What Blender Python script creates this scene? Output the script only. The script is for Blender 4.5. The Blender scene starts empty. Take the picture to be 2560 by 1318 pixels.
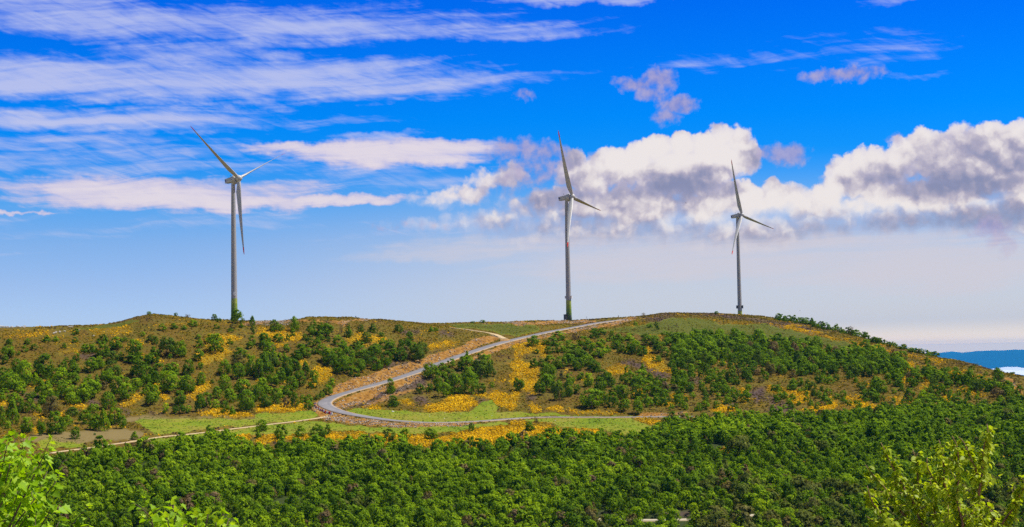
import bpy, bmesh, math, random
import numpy as np
from mathutils import Vector, Matrix
rad = math.radians
scene = bpy.context.scene
COL = scene.collection
random.seed(7)
RNG = np.random.default_rng(7)

# ------------------------------------------------------------------ camera
FPX, CU, CV = 3939.0, 1280.0, 659.0           # focal length and centre in pixels of the 2560 px photograph
PITCH, ROLL = math.atan((890 - CV) / FPX), rad(1.1)
FW = np.array([0, math.cos(PITCH), math.sin(PITCH)])
_u0 = np.array([0, -math.sin(PITCH), math.cos(PITCH)]); _r0 = np.array([1.0, 0, 0])
UP = math.cos(ROLL) * _u0 + math.sin(ROLL) * _r0
RT = math.cos(ROLL) * _r0 - math.sin(ROLL) * _u0
cd = bpy.data.cameras.new('camera')
cd.sensor_width = 36.0; cd.sensor_fit = 'HORIZONTAL'; cd.lens = 36.0 * FPX / 2560.0
cd.clip_start = 0.5; cd.clip_end = 300000.0
cam = bpy.data.objects.new('camera', cd); COL.objects.link(cam)
cam.matrix_world = Matrix(((RT[0], UP[0], -FW[0], 0), (RT[1], UP[1], -FW[1], 0), (RT[2], UP[2], -FW[2], 0), (0, 0, 0, 1)))
scene.camera = cam

def ray(u, v):
    return FW + RT * ((u - CU) / FPX) - UP * ((v - CV) / FPX)
def azel(u, v):
    d = ray(u, v)
    return math.atan2(d[0], d[1]), math.atan2(d[2], math.hypot(d[0], d[1]))
def project(x, y, z):
    d = x * FW[0] + y * FW[1] + z * FW[2]
    d = np.where(np.abs(d) < 1e-3, 1e-3, d)
    return (CU + FPX * (x * RT[0] + y * RT[1] + z * RT[2]) / d, CV - FPX * (x * UP[0] + y * UP[1] + z * UP[2]) / d)

# ------------------------------------------------------------------ sun, sky, exposure
SUN_AZ, SUN_EL = rad(82), rad(60)              # azimuth clockwise from the view direction (+Y)
sl = bpy.data.lights.new('sun', 'SUN'); sl.energy = 4.8; sl.angle = rad(0.5); sl.color = (1.0, 0.94, 0.84)
so = bpy.data.objects.new('sun', sl); COL.objects.link(so)
_sd = Vector((math.sin(SUN_AZ) * math.cos(SUN_EL), math.cos(SUN_AZ) * math.cos(SUN_EL), math.sin(SUN_EL)))
so.rotation_euler = _sd.to_track_quat('Z', 'Y').to_euler()
so.location = (300, 200, 600)
scene.view_settings.view_transform = 'Standard'; scene.view_settings.look = 'None'
scene.view_settings.exposure = 0.5; scene.view_settings.gamma = 1.0
scene.view_settings.use_curve_mapping = False
scene.cycles.max_bounces = 5; scene.cycles.diffuse_bounces = 2; scene.cycles.glossy_bounces = 2
scene.cycles.transparent_max_bounces = 4; scene.cycles.volume_bounces = 0; scene.cycles.transmission_bounces = 2
scene.cycles.use_denoising = False

class Nodes:
    """small helper to write node trees as expressions"""
    def __init__(self, tree): self.t = tree; tree.nodes.clear()
    def new(self, kind, **kw):
        n = self.t.nodes.new(kind)
        for k, v in kw.items(): setattr(n, k, v)
        return n
    def put(self, sock, v):
        if v is None: return
        if isinstance(v, bpy.types.NodeSocket): self.t.links.new(v, sock)
        else:
            if isinstance(v, (tuple, list)) and sock.type == 'RGBA' and len(v) == 3: v = (*v, 1.0)
            sock.default_value = v
    def m(self, op, a, b=None, c=None, clamp=False):
        n = self.new('ShaderNodeMath', operation=op, use_clamp=clamp)
        for i, x in enumerate((a, b, c)): self.put(n.inputs[i], x)
        return n.outputs[0]
    def vm(self, op, a, b=None, c=None, scale=None):
        n = self.new('ShaderNodeVectorMath', operation=op)
        for i, x in enumerate((a, b, c)): self.put(n.inputs[i], x)
        if scale is not None: self.put(n.inputs['Scale'], scale)
        return n.outputs['Value'] if op in ('DOT_PRODUCT', 'LENGTH', 'DISTANCE') else n.outputs[0]
    def mix(self, f, a, b, blend='MIX'):
        n = self.new('ShaderNodeMix', data_type='RGBA', blend_type=blend)
        self.put(n.inputs[0], f); self.put(n.inputs[6], a); self.put(n.inputs[7], b)
        return n.outputs[2]
    def noise(self, vec, scale, detail=4, rough=0.55, dist=0.0, out=0, dims='2D'):
        n = self.new('ShaderNodeTexNoise', noise_dimensions=dims)
        self.put(n.inputs['Vector'], vec); self.put(n.inputs['Scale'], scale); self.put(n.inputs['Detail'], detail)
        self.put(n.inputs['Roughness'], rough); self.put(n.inputs['Distortion'], dist)
        return n.outputs[out]
    def smooth(self, x, lo, hi, a=0.0, b=1.0):
        n = self.new('ShaderNodeMapRange', interpolation_type='SMOOTHSTEP')
        self.put(n.inputs[0], x)
        for i, v in zip((1, 2, 3, 4), (lo, hi, a, b)): self.put(n.inputs[i], v)
        return n.outputs[0]
    def ramp(self, f, stops, interp='LINEAR'):
        n = self.new('ShaderNodeValToRGB'); cr = n.color_ramp; cr.interpolation = interp
        while len(cr.elements) < len(stops): cr.elements.new(0.5)
        for e, (p, c) in zip(cr.elements, stops): e.position = p; e.color = (*c, 1.0)
        self.put(n.inputs[0], f)
        return n.outputs[0]
    def attr(self, name):
        return self.new('ShaderNodeAttribute', attribute_name=name).outputs['Fac']

def srgb(r, g, b):
    f = lambda c: (c / 12.92 if c <= 0.04045 else ((c + 0.055) / 1.055) ** 2.4)
    return (f(r / 255), f(g / 255), f(b / 255))

SKYS = 0.0707
def build_world():
    w = bpy.data.worlds.new('World'); scene.world = w; w.use_nodes = True
    w.cycles.sampling_method = 'MANUAL'; w.cycles.sample_map_resolution = 512
    N = Nodes(w.node_tree)
    geo = N.new('ShaderNodeNewGeometry').outputs['Incoming']
    d = N.vm('SCALE', geo, scale=-1.0)
    sep = N.new('ShaderNodeSeparateXYZ'); N.put(sep.inputs[0], d)
    x, y, z = sep.outputs
    zc = N.m('MAXIMUM', z, 0.004)
    comb = N.new('ShaderNodeCombineXYZ'); N.put(comb.inputs[0], x); N.put(comb.inputs[1], y); N.put(comb.inputs[2], zc)
    sky = N.new('ShaderNodeTexSky', sky_type='NISHITA', sun_disc=False, sun_elevation=SUN_EL, sun_rotation=SUN_AZ, altitude=1500.0,
                air_density=1.0, dust_density=0.6, ozone_density=1.0)
    N.put(sky.inputs[0], comb.outputs[0])
    out = N.new('ShaderNodeOutputWorld'); bg = N.new('ShaderNodeBackground')
    # direction on the dome in units of 100 px of the photograph: azimuth X, elevation Y
    X = N.m('MULTIPLY', N.m('ARCTAN2', x, y), FPX / 100); Y = N.m('MULTIPLY', N.m('ARCSINE', z), FPX / 100)
    cl = clouds(N, X, Y, sky.outputs[0])
    N.put(bg.inputs[0], cl); bg.inputs[1].default_value = SKYS
    N.t.links.new(bg.outputs[0], out.inputs[0])

def SP(u, v):
    a, e = azel(u, v)
    return a * FPX / 100, e * FPX / 100

def clouds(N, X, Y, sky):
    k = 10.0
    K = lambda c: tuple(q * k for q in srgb(*c))
    # deeper, more saturated blue than the raw model gives low in the sky
    el = N.m('DIVIDE', Y, 40.0)                     # 0..1 over 0..58 degrees
    grade = N.ramp(el, GRADE)
    base = N.mix(1.0, sky, grade, 'MULTIPLY')
    cv = N.new('ShaderNodeCombineXYZ'); N.put(cv.inputs[0], X); N.put(cv.inputs[1], Y); P = cv.outputs[0]
    # pale veil towards the right-hand horizon
    veil_r = N.m('MULTIPLY', N.smooth(X, -10.0, 3.5), N.smooth(Y, 4.6, 1.0))
    base = N.mix(N.m('MULTIPLY', veil_r, 0.85), base, K((211, 212, 216)))
    wav = N.noise(N.vm('MULTIPLY', P, (0.35, 1.6, 1)), 1.0, 3, 0.5)
    lowband = N.m('MULTIPLY', N.smooth(Y, 1.6, -0.1), N.smooth(X, 3.0, 9.0))
    base = N.mix(N.m('MULTIPLY', lowband, N.m('ADD', 0.35, N.m('MULTIPLY', wav, 0.7)), clamp=True), base, K((216, 208, 205)))
    # ---- high streaked cirrus
    rot = N.vm('ADD', N.vm('MULTIPLY', P, (1, 1, 0)), (0, 0, 0))
    sh = N.m('SUBTRACT', Y, N.m('MULTIPLY', X, 0.035))
    cs = N.new('ShaderNodeCombineXYZ'); N.put(cs.inputs[0], X); N.put(cs.inputs[1], sh)
    S = cs.outputs[0]
    wv = N.noise(N.vm('MULTIPLY', S, (0.25, 0.6, 1)), 1.0, 3, 0.5, out=1)
    S2 = N.vm('MULTIPLY_ADD', N.vm('SUBTRACT', wv, (0.5, 0.5, 0.5)), (0.5, 0.55, 0), S)
    st1 = N.noise(N.vm('MULTIPLY', S2, (0.22, 3.2, 1)), 1.0, 7, 0.62, 0.2)
    st2 = N.noise(N.vm('MULTIPLY', S2, (0.10, 1.1, 1)), 1.7, 4, 0.5)
    # feathered strands at an angle
    fa = N.m('ADD', N.m('MULTIPLY', X, 0.35), N.m('MULTIPLY', Y, 1.0))
    fb = N.m('SUBTRACT', N.m('MULTIPLY', X, 1.0), N.m('MULTIPLY', Y, 0.35))
    cf = N.new('ShaderNodeCombineXYZ'); N.put(cf.inputs[0], fb); N.put(cf.inputs[1], fa)
    fe = N.noise(N.vm('MULTIPLY', cf.outputs[0], (0.5, 3.5, 1)), 1.3, 6, 0.62, 0.6)
    def blobs(coord, items):
        acc = None
        for (u, v, ru, rv, amp) in items:
            cx, cy = SP(u, v); sx, sy = 100 / ru, 100 / rv
            q = N.vm('MULTIPLY_ADD', coord, (sx, sy, 0), (-cx * sx, -cy * sy, 0))
            g = N.m('MULTIPLY_ADD', N.vm('DOT_PRODUCT', q, q), -amp, amp)
            acc = g if acc is None else N.m('SMOOTH_MAX', acc, g, 0.18)
        return acc
    warp = N.noise(P, 0.9, 4, 0.6, out=1)
    Pw = N.vm('MULTIPLY_ADD', N.vm('SUBTRACT', warp, (0.5, 0.5, 0.5)), (1.6, 0.5, 0), P)
    cir = blobs(Pw, [(560, 60, 900, 62, 1.0), (1000, 78, 560, 34, 1.0), (150, 20, 500, 50, .8), (500, 195, 900, 70, 1.15), (150, 225, 500, 40, 1.1), (1050, 195, 520, 28, .85), (430, 140, 260, 45, .8),
                     (300, 300, 620, 42, .9), (60, 290, 350, 30, .9), (250, 390, 520, 70, .75), (700, 430, 700, 60, .45),
                     (1000, 250, 90, 12, .5), (960, 341, 160, 12, .7), (1480, -4, 330, 20, .8), (1560, 0, 200, 14, .8),
                     (1850, 158, 240, 34, .36), (2150, 130, 230, 48, .34), (2300, 189, 120, 10, .45), (2230, 2, 120, 12, .6), (600, 560, 900, 50, .25)])
    cden = N.m('ADD', cir, N.m('MULTIPLY', N.m('SUBTRACT', st1, 0.5), 1.8))
    cden = N.m('ADD', cden, N.m('MULTIPLY', N.m('SUBTRACT', fe, 0.5), 0.85))
    cden = N.m('ADD', cden, N.m('MULTIPLY', N.m('SUBTRACT', st2, 0.5), 0.9))
    # the same cirrus all round the dome, thinner
    cfac = N.m('MULTIPLY', N.smooth(cden, 0.10, 1.35), 0.86)
    ccol = N.mix(N.smooth(Y, 8.5, 4.0), K((188, 197, 238)), K((205, 206, 234)))
    col = N.mix(cfac, base, ccol)
    # ---- smooth lens-shaped clouds
    len_ = blobs(Pw, [(960, 382, 350, 38, 1.0), (820, 372, 260, 20, 1.0), (1130, 368, 190, 22, .9), (1070, 392, 150, 22, .9),
                      (420, 490, 420, 50, 1.0), (250, 465, 300, 38, .9), (560, 505, 260, 28, 1.1), (800, 500, 260, 17, 1.0), (130, 460, 220, 28, .7), (620, 470, 260, 30, .7), (40, 538, 80, 6, .8)])
    lden = N.m('ADD', len_, N.m('MULTIPLY', N.m('SUBTRACT', st1, 0.5), 1.5))
    lden = N.m('ADD', lden, N.m('MULTIPLY', N.m('SUBTRACT', fe, 0.5), 0.5))
    lfac = N.m('MULTIPLY', N.smooth(lden, 0.0, 0.75), 0.93)
    lcol = N.mix(N.smooth(lden, 0.4, 1.1), K((205, 198, 226)), K((233, 221, 227)))
    col = N.mix(lfac, col, lcol)
    # ---- heaped cumulus
    bil = N.new('ShaderNodeTexVoronoi', feature='SMOOTH_F1', voronoi_dimensions='2D')
    wp2 = N.noise(P, 2.4, 5, 0.62, out=1)
    Pb = N.vm('MULTIPLY_ADD', N.vm('SUBTRACT', wp2, (0.5, 0.5, 0.5)), (0.36, 0.34, 0), P)
    N.put(bil.inputs['Vector'], Pb); bil.inputs['Scale'].default_value = 1.45; bil.inputs['Detail'].default_value = 2.2; bil.inputs['Roughness'].default_value = 0.55
    bil.inputs['Smoothness'].default_value = 0.35
    puff = N.m('SUBTRACT', 0.50, bil.outputs['Distance'])
    bi2 = N.new('ShaderNodeTexVoronoi', feature='SMOOTH_F1', voronoi_dimensions='2D')
    N.put(bi2.inputs['Vector'], N.vm('ADD', Pb, (0.10, 0.18, 0)))
    for q, val in (('Scale', 1.45), ('Detail', 2.2), ('Roughness', 0.55), ('Smoothness', 0.35)): bi2.inputs[q].default_value = val
    lit = N.m('SUBTRACT', bi2.outputs['Distance'], bil.outputs['Distance'])
    fine = N.m('SUBTRACT', N.noise(P, 3.2, 6, 0.58), 0.5)
    big = N.m('SUBTRACT', N.noise(P, 0.8, 3, 0.5), 0.5)
    cum = blobs(Pb, CUMULUS)
    cd_ = N.m('ADD', cum, N.m('MULTIPLY_ADD', puff, 0.5, 0.10))
    cd_ = N.m('ADD', cd_, N.m('MULTIPLY', fine, 0.30))
    cd_ = N.m('ADD', cd_, N.m('MULTIPLY', big, 0.4))
    soft = N.smooth(Y, 4.3, 2.8)
    mfac = N.smooth(cd_, N.m('MULTIPLY', soft, -0.25), N.m('MULTIPLY_ADD', soft, 0.9, 0.36))
    shd = blobs(Pw, [(1710, 465, 120, 42, 1.0), (1630, 475, 80, 24, .4), (1330, 385, 130, 50, .75), (1350, 480, 130, 60, .6), (1420, 560, 200, 30, .45), (2390, 462, 190, 40, .95), (2260, 450, 100, 30, .4), (2330, 572, 220, 44, 1.0), (2120, 580, 160, 40, .7), (2480, 560, 120, 50, 1.1), (2510, 610, 70, 50, .9),
                     (1650, 215, 190, 60, 1.0), (1680, 265, 120, 60, 1.0), (2120, 186, 160, 50, 1.0), (1315, 237, 70, 40, 1.0), (1970, 390, 90, 60, .65), (2460, 420, 160, 60, .45), (1600, 600, 400, 30, .35), (1840, 595, 260, 24, .5), (1580, 500, 140, 40, .3)])
    sden = N.m('ADD', shd, N.m('MULTIPLY', fine, 0.5))
    sden = N.m('SUBTRACT', sden, N.m('MULTIPLY', puff, 0.35))
    sden = N.m('SUBTRACT', sden, N.m('MULTIPLY', lit, 0.95))
    sfac = N.smooth(sden, -0.95, 1.4)
    mcol = N.ramp(sfac, [(0.0, K((243, 234, 229))), (0.2, K((230, 220, 219))), (0.38, K((209, 199, 206))), (0.65, K((178, 170, 188))), (1.0, K((140, 142, 172)))])
    edge = N.smooth(cd_, 0.1, 0.75)
    mcol = N.mix(N.m('MULTIPLY', N.m('SUBTRACT', 1.0, edge), 0.35), mcol, K((196, 190, 222)))
    col = N.mix(N.m('MULTIPLY', mfac, 0.96), col, mcol)
    # small ragged lilac clouds
    scu = blobs(Pb, SCUD)
    scn = N.m('ADD', N.m('ADD', scu, N.m('MULTIPLY', fine, 1.3)), N.m('MULTIPLY', big, 0.6))
    col = N.mix(N.m('MULTIPLY', N.smooth(scn, 0.12, 1.0), 0.8), col, N.mix(N.smooth(fine, -0.25, 0.3), K((152, 146, 196)), K((186, 174, 204))))
    # sky colour brightened along the horizon to offset the haze darkening
    hb = N.smooth(N.m('ABSOLUTE', N.m('ADD', Y, 0.25)), 1.0, 0.1)
    # thin grey-pink layer under the heaps on the right
    lay = blobs(Pw, [(1900, 640, 800, 70, .9), (2300, 660, 500, 90, .9), (1350, 615, 420, 34, .7), (1100, 640, 260, 20, .5), (2100, 850, 500, 22, .4)])
    lyn = N.m('ADD', lay, N.m('MULTIPLY', N.m('SUBTRACT', st1, 0.5), 1.4))
    col = N.mix(N.m('MULTIPLY', N.smooth(lyn, -0.1, 1.0), 0.7), col, K((216, 208, 214)))
    gain = N.mix(N.smooth(Y, 0.16, 0.05), N.mix(hb, (1, 1, 1), HORIZON_GAIN), (3.8, 2.6, 0.9))
    return N.mix(1.0, col, gain, 'MULTIPLY')

# multiplier over elevation (0..1 = 0..58 degrees) on the sky model
SCUD = [(1650, 200, 60, 34, 1.0), (1600, 212, 75, 26, .9), (1630, 235, 60, 26, .8), (1690, 262, 66, 26, 1.0), (1665, 292, 46, 26, .8), (1560, 208, 40, 22, .6), (1315, 237, 42, 18, .7), (2125, 185, 105, 26, 1.0), (2050, 190, 60, 20, .7), (1970, 388, 70, 40, 1.0), (1925, 378, 50, 28, .8), (1300, 375, 90, 40, .8), (1370, 380, 70, 40, .8), (1340, 430, 120, 60, .7), (1240, 385, 60, 30, .45), (2240, 352, 30, 18, .45), (2500, 610, 60, 46, .7), (2480, 570, 60, 40, .8), (1080, 565, 160, 24, .4)]
HORIZON_GAIN = (2.35, 1.8, 1.05)
CUMULUS = [(1690, 455, 150, 48, 1.0), (1435, 412, 48, 44, .9), (1500, 402, 42, 36, .9), (1545, 402, 40, 36, 1.0), (1592, 392, 50, 42, 1.0), (1646, 374, 50, 42, 1.0), (1704, 364, 46, 40, 1.0), (1764, 362, 48, 40, 1.0), (1808, 338, 40, 38, 1.0), (1842, 352, 44, 46, 1.0), (1868, 400, 42, 52, 1.0), (1700, 424, 170, 62, 1.1), (1790, 400, 90, 70, 1.0), (1560, 420, 110, 56, 1.0), (1470, 440, 90, 56, .9), (1900, 505, 210, 50, 1.0), (1850, 478, 60, 40, 1.0), (1930, 478, 50, 36, .9), (2060, 490, 60, 34, .9), (1770, 520, 200, 60, .9), (2060, 520, 170, 50, .9), (1600, 520, 220, 80, 1.0), (1420, 520, 180, 66, .8), (1550, 575, 420, 50, .8), (1900, 580, 300, 50, .9), (1270, 450, 90, 56, .45), (1130, 492, 110, 34, .45), (1100, 558, 120, 22, .35), (1230, 555, 170, 34, .5), (2120, 425, 56, 48, 1.0), (2170, 410, 60, 46, 1.0), (2220, 425, 56, 50, 1.0), (2150, 460, 110, 50, 1.0), (2260, 385, 50, 46, .9), (2305, 362, 48, 46, 1.0), (2350, 372, 50, 48, .9), (2410, 362, 64, 56, 1.0), (2470, 358, 70, 56, 1.0), (2540, 362, 70, 60, 1.0), (2440, 410, 220, 80, 1.05), (2560, 420, 200, 90, 1.0), (2330, 490, 260, 60, 1.0), (2450, 540, 200, 50, .9), (2250, 555, 190, 40, .8), (2600, 520, 180, 80, 1.0), (2700, 450, 200, 120, 1.0)]
GRADE = [(0.0, (.81, 1.0, 1.64)), (.0225, (.77, .93, 1.48)), (.0475, (.68, .83, 1.33)), (.0725, (.55, .79, 1.28)), (.0975, (.27, .75, 1.37)),
         (.1225, (.02, .63, 1.5)), (.1475, (0, .60, 1.6)), (.1725, (0, .55, 1.64)), (.2225, (0, .43, 1.68)), (.36, (.5, .62, 1.1)), (.6, (.8, .82, .9)), (1.0, (.8, .82, .9))]
build_world()

# ------------------------------------------------------------------ object helpers
def prop(o, label=None, cat=None, group=None, kind=None):
    for k, v in (('label', label), ('category', cat), ('group', group), ('kind', kind)):
        if v: o[k] = v
    return o
def empty(name, loc, rotz=0.0, scale=(1, 1, 1)):
    o = bpy.data.objects.new(name, None); COL.objects.link(o)
    o.location = loc; o.rotation_euler = (0, 0, rotz); o.scale = scale
    o.empty_display_size = 0.5
    return o
def mesh_np(name, verts, faces, smooth=False, attrs=None, mat_index=None):
    """faces: (n,3) or (n,4) int array; attrs: {name: per-face or per-vertex floats}"""
    me = bpy.data.meshes.new(name)
    verts = np.asarray(verts, np.float32); faces = np.asarray(faces, np.int32)
    nf, k = faces.shape
    me.vertices.add(len(verts)); me.vertices.foreach_set('co', verts.ravel())
    me.loops.add(nf * k); me.loops.foreach_set('vertex_index', faces.ravel())
    me.polygons.add(nf); me.polygons.foreach_set('loop_start', np.arange(0, nf * k, k, dtype=np.int32))
    if smooth: me.polygons.foreach_set('use_smooth', np.ones(nf, bool))
    if mat_index is not None: me.polygons.foreach_set('material_index', np.asarray(mat_index, np.int32))
    for an, a in (attrs or {}).items():
        a = np.asarray(a, np.float32)
        at = me.attributes.new(an, 'FLOAT', 'FACE' if len(a) == nf and len(a) != len(verts) else 'POINT')
        at.data.foreach_set('value', a)
    me.update(calc_edges=True); me.validate()
    return me
def link(name, me, mats, parent=None):
    o = bpy.data.objects.new(name, me); COL.objects.link(o)
    for m in (mats if isinstance(mats, (list, tuple)) else [mats]): me.materials.append(m)
    if parent is not None: o.parent = parent
    return o

def _hash(ix, iy, seed):
    h = (ix * 374761393 + iy * 668265263 + seed * 974634777) & 0xFFFFFFFF
    h = ((h ^ (h >> 13)) * 1274126177) & 0xFFFFFFFF
    return ((h ^ (h >> 16)) & 0xFFFF) / 65535.0
def vnoise(x, y, seed=0):
    x = np.asarray(x, float); y = np.asarray(y, float)
    ix = np.floor(x).astype(np.int64); iy = np.floor(y).astype(np.int64)
    fx = x - ix; fy = y - iy
    fx = fx * fx * (3 - 2 * fx); fy = fy * fy * (3 - 2 * fy)
    a, b, c, d = _hash(ix, iy, seed), _hash(ix + 1, iy, seed), _hash(ix, iy + 1, seed), _hash(ix + 1, iy + 1, seed)
    return (a * (1 - fx) + b * fx) * (1 - fy) + (c * (1 - fx) + d * fx) * fy
def fbm(x, y, oct=4, seed=0):
    s = 0; a = 0.5; t = 0
    for i in range(oct):
        s = s + a * vnoise(x * 2 ** i + 17.3 * i, y * 2 ** i - 9.1 * i, seed + i); t += a; a *= 0.5
    return s / t

# ------------------------------------------------------------------ the lie of the land
# ridge line and slopes read off the photograph as (u, v, horizontal distance)
RIDGE = [(-900, 830, 860), (-300, 822, 870), (0, 818, 880), (130, 817, 882), (250, 814, 886), (300, 804, 888), (340, 794, 890), (385, 786, 890), (430, 790, 892), (480, 796, 893), (530, 800, 894), (600, 804, 897),
         (700, 803, 905), (745, 800, 910), (770, 794, 915), (870, 793, 930), (905, 797, 938), (950, 799, 948), (1000, 803, 958), (1060, 807, 970), (1150, 807, 988), (1280, 805, 1010), (1350, 804, 1022),
         (1430, 803, 1036), (1470, 800, 1042), (1560, 795, 1060), (1600, 790, 1070), (1650, 783, 1080), (1690, 781, 1095), (1760, 785, 1140), (1850, 787, 1190), (1900, 791, 1195), (1960, 801, 1180),
         (2020, 811, 1150), (2120, 833, 1080), (2200, 858, 1020), (2300, 883, 970), (2400, 903, 925), (2480, 925, 885), (2560, 941, 855), (2700, 975, 810), (3000, 1010, 780), (3600, 1030, 770)]
def ctrl_rows(u):
    """rows below the ridge: (v, distance)"""
    return [(1318, 540), (1200, 597), (1110, 650), (1085, 678), (1025, 745)]

AZ = np.unique(np.concatenate([np.radians(np.linspace(-75, -19.5, 60)), np.radians(np.arange(-19.5, 19.5, 0.042)), np.radians(np.linspace(19.5, 75, 60))]))
R1 = np.array([0.6, 2, 5, 8, 11, 14, 17, 20, 24, 30, 40, 55, 75, 100, 140, 190, 250, 310, 370, 420, 455, 480, 500])
R2 = np.arange(505, 1330, 1.15)
R3 = np.array([1345, 1380, 1430, 1500, 1600, 1750, 2000, 2400, 3000, 4000, 5500, 7500, 10000, 14000, 20000, 30000, 46000, 83000])
RR = np.concatenate([R1, R2, R3])

def pchip(xk, yk, x):
    h = np.diff(xk); dl = np.diff(yk) / h
    d = np.zeros_like(yk)
    for i in range(1, len(xk) - 1):
        if dl[i - 1] * dl[i] > 0:
            w1 = 2 * h[i] + h[i - 1]; w2 = h[i] + 2 * h[i - 1]
            d[i] = (w1 + w2) / (w1 / dl[i - 1] + w2 / dl[i])
    d[0] = dl[0]; d[-1] = dl[-1]
    k = np.clip(np.searchsorted(xk, x) - 1, 0, len(xk) - 2)
    t = (x - xk[k]) / h[k]
    return ((2 * t ** 3 - 3 * t ** 2 + 1) * yk[k] + (t ** 3 - 2 * t ** 2 + t) * h[k] * d[k] + (-2 * t ** 3 + 3 * t ** 2) * yk[k + 1] + (t ** 3 - t ** 2) * h[k] * d[k + 1])

def build_height():
    us = np.linspace(-900, 3600, 600)
    rid = np.array(RIDGE, float)
    curves = []
    for row in range(5):
        a = []
        for u in us:
            v, r = ctrl_rows(u)[row]; az, el = azel(u, v); a.append((az, math.tan(el) * r, r))
        curves.append(np.array(a))
    a = []
    for u in us:
        az, el = azel(u, np.interp(u, rid[:, 0], rid[:, 1])); r = np.interp(u, rid[:, 0], rid[:, 2]); a.append((az, math.tan(el) * r, r))
    curves.append(np.array(a))
    Z = np.zeros((len(AZ), len(RR)))
    for i, az in enumerate(AZ):
        zk, rk = [-1.7, -4.6, -8.2, -10.0, -21, -46, -75, -77, -70], [0.5, 8, 14, 20, 60, 200, 400, 450, 500]
        for c in curves:
            zk.append(float(np.interp(az, c[:, 0], c[:, 1]))); rk.append(float(np.interp(az, c[:, 0], c[:, 2])))
        zr, rr = zk[-1], rk[-1]
        for dr, dz in ((25, -0.6), (80, -8), (200, -40), (500, -130), (1500, -330), (4500, -640)): zk.append(zr + dz); rk.append(rr + dr)
        zk += [-2600, -3000]; rk += [20000, 83500]
        Z[i] = pchip(np.array(rk), np.array(zk), RR)
    A, R = np.meshgrid(AZ, RR, indexing='ij')
    X, Y = R * np.sin(A), R * np.cos(A)
    w = np.clip((R - 470) / 60, 0, 1)
    Z += w * ((fbm(X / 38, Y / 38, 3, 5) - 0.5) * 2.2 + (fbm(X / 7, Y / 7, 3, 9) - 0.5) * 0.7) * np.clip((1400 - R) / 100, 0, 1)
    return X, Y, Z
GX, GY, GZ = build_height()

def H(x, y):
    """ground height at x, y"""
    x = np.asarray(x, float); y = np.asarray(y, float)
    a = np.arctan2(x, y); r = np.hypot(x, y)
    i = np.clip(np.searchsorted(AZ, a) - 1, 0, len(AZ) - 2); j = np.clip(np.searchsorted(RR, r) - 1, 0, len(RR) - 2)
    s = np.clip((a - AZ[i]) / (AZ[i + 1] - AZ[i]), 0, 1); t = np.clip((r - RR[j]) / (RR[j + 1] - RR[j]), 0, 1)
    return (GZ[i, j] * (1 - s) + GZ[i + 1, j] * s) * (1 - t) + (GZ[i, j + 1] * (1 - s) + GZ[i + 1, j + 1] * s) * t

_fine = (RR > 498) & (RR < 1330)
def hit(u, v):
    """the point of the hillside seen at pixel (u, v); past the ridge, the ridge itself"""
    az, el = azel(u, v)
    i = int(np.clip(np.searchsorted(AZ, az) - 1, 0, len(AZ) - 2)); s = (az - AZ[i]) / (AZ[i + 1] - AZ[i])
    z = (GZ[i] * (1 - s) + GZ[i + 1] * s)[_fine]; r = RR[_fine]
    dlt = z - r * math.tan(el)
    k = np.nonzero(dlt >= 0)[0]
    if len(k) and k[0] > 0:
        k = k[0]; t = dlt[k - 1] / (dlt[k - 1] - dlt[k]); rr = r[k - 1] + t * (r[k] - r[k - 1])
    elif len(k): rr = r[0]
    else: rr = r[int(np.argmax(z / r))]
    x, y = rr * math.sin(az), rr * math.cos(az)
    return x, y, float(H(x, y))

def smooth_line(pts, step):
    """Catmull-Rom through 2-D or 3-D points, resampled every step"""
    p = np.array(pts, float); p = np.vstack([2 * p[0] - p[1], p, 2 * p[-1] - p[-2]])
    out = []
    for i in range(1, len(p) - 2):
        t = np.linspace(0, 1, 24, endpoint=False)[:, None]
        out.append(0.5 * (2 * p[i] + (p[i + 1] - p[i - 1]) * t + (2 * p[i - 1] - 5 * p[i] + 4 * p[i + 1] - p[i + 2]) * t ** 2 + (3 * p[i] - p[i - 1] - 3 * p[i + 1] + p[i + 2]) * t ** 3))
    q = np.vstack(out + [p[-2][None]])
    s = np.concatenate([[0], np.cumsum(np.linalg.norm(np.diff(q, axis=0), axis=1))])
    n = max(2, int(s[-1] / step)); ss = np.linspace(0, s[-1], n)
    return np.stack([np.interp(ss, s, q[:, k]) for k in range(q.shape[1])], 1)
def boxs(a, n):
    k = np.ones(n) / n
    return np.convolve(np.pad(a, (n // 2, n - 1 - n // 2), mode='edge'), k, 'valid')

ROAD_PX = [(1740, 1041), (1675, 1041), (1590, 1043), (1460, 1043.5), (1344, 1042.5), (1280, 1047), (1200, 1052), (1100, 1057), (1020, 1054.5), (950, 1047), (890, 1038), (846, 1028.5), (817, 1017), (810, 1007), (822, 996), (850, 985),
           (900, 972), (966, 954), (1035, 932.5), (1095, 910), (1150, 889.5), (1215, 868), (1280, 849.5), (1340, 836), (1399, 824.5), (1460, 813), (1525, 802.5), (1562, 796.5)]
TRACK_PX = [(120, 1134), (160, 1126), (225, 1119), (287, 1109), (350, 1100), (450, 1087), (525, 1079), (640, 1064.5), (720, 1055), (785, 1046), (828, 1037)]
TOPTRACK_PX = [(1120, 818), (1147, 821), (1194, 827.5), (1230, 833.5), (1252, 842), (1262, 849)]
LOW_PX = [(1480, 1297), (1560, 1299), (1660, 1300), (1760, 1297), (1880, 1288), (1990, 1276)]

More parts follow.
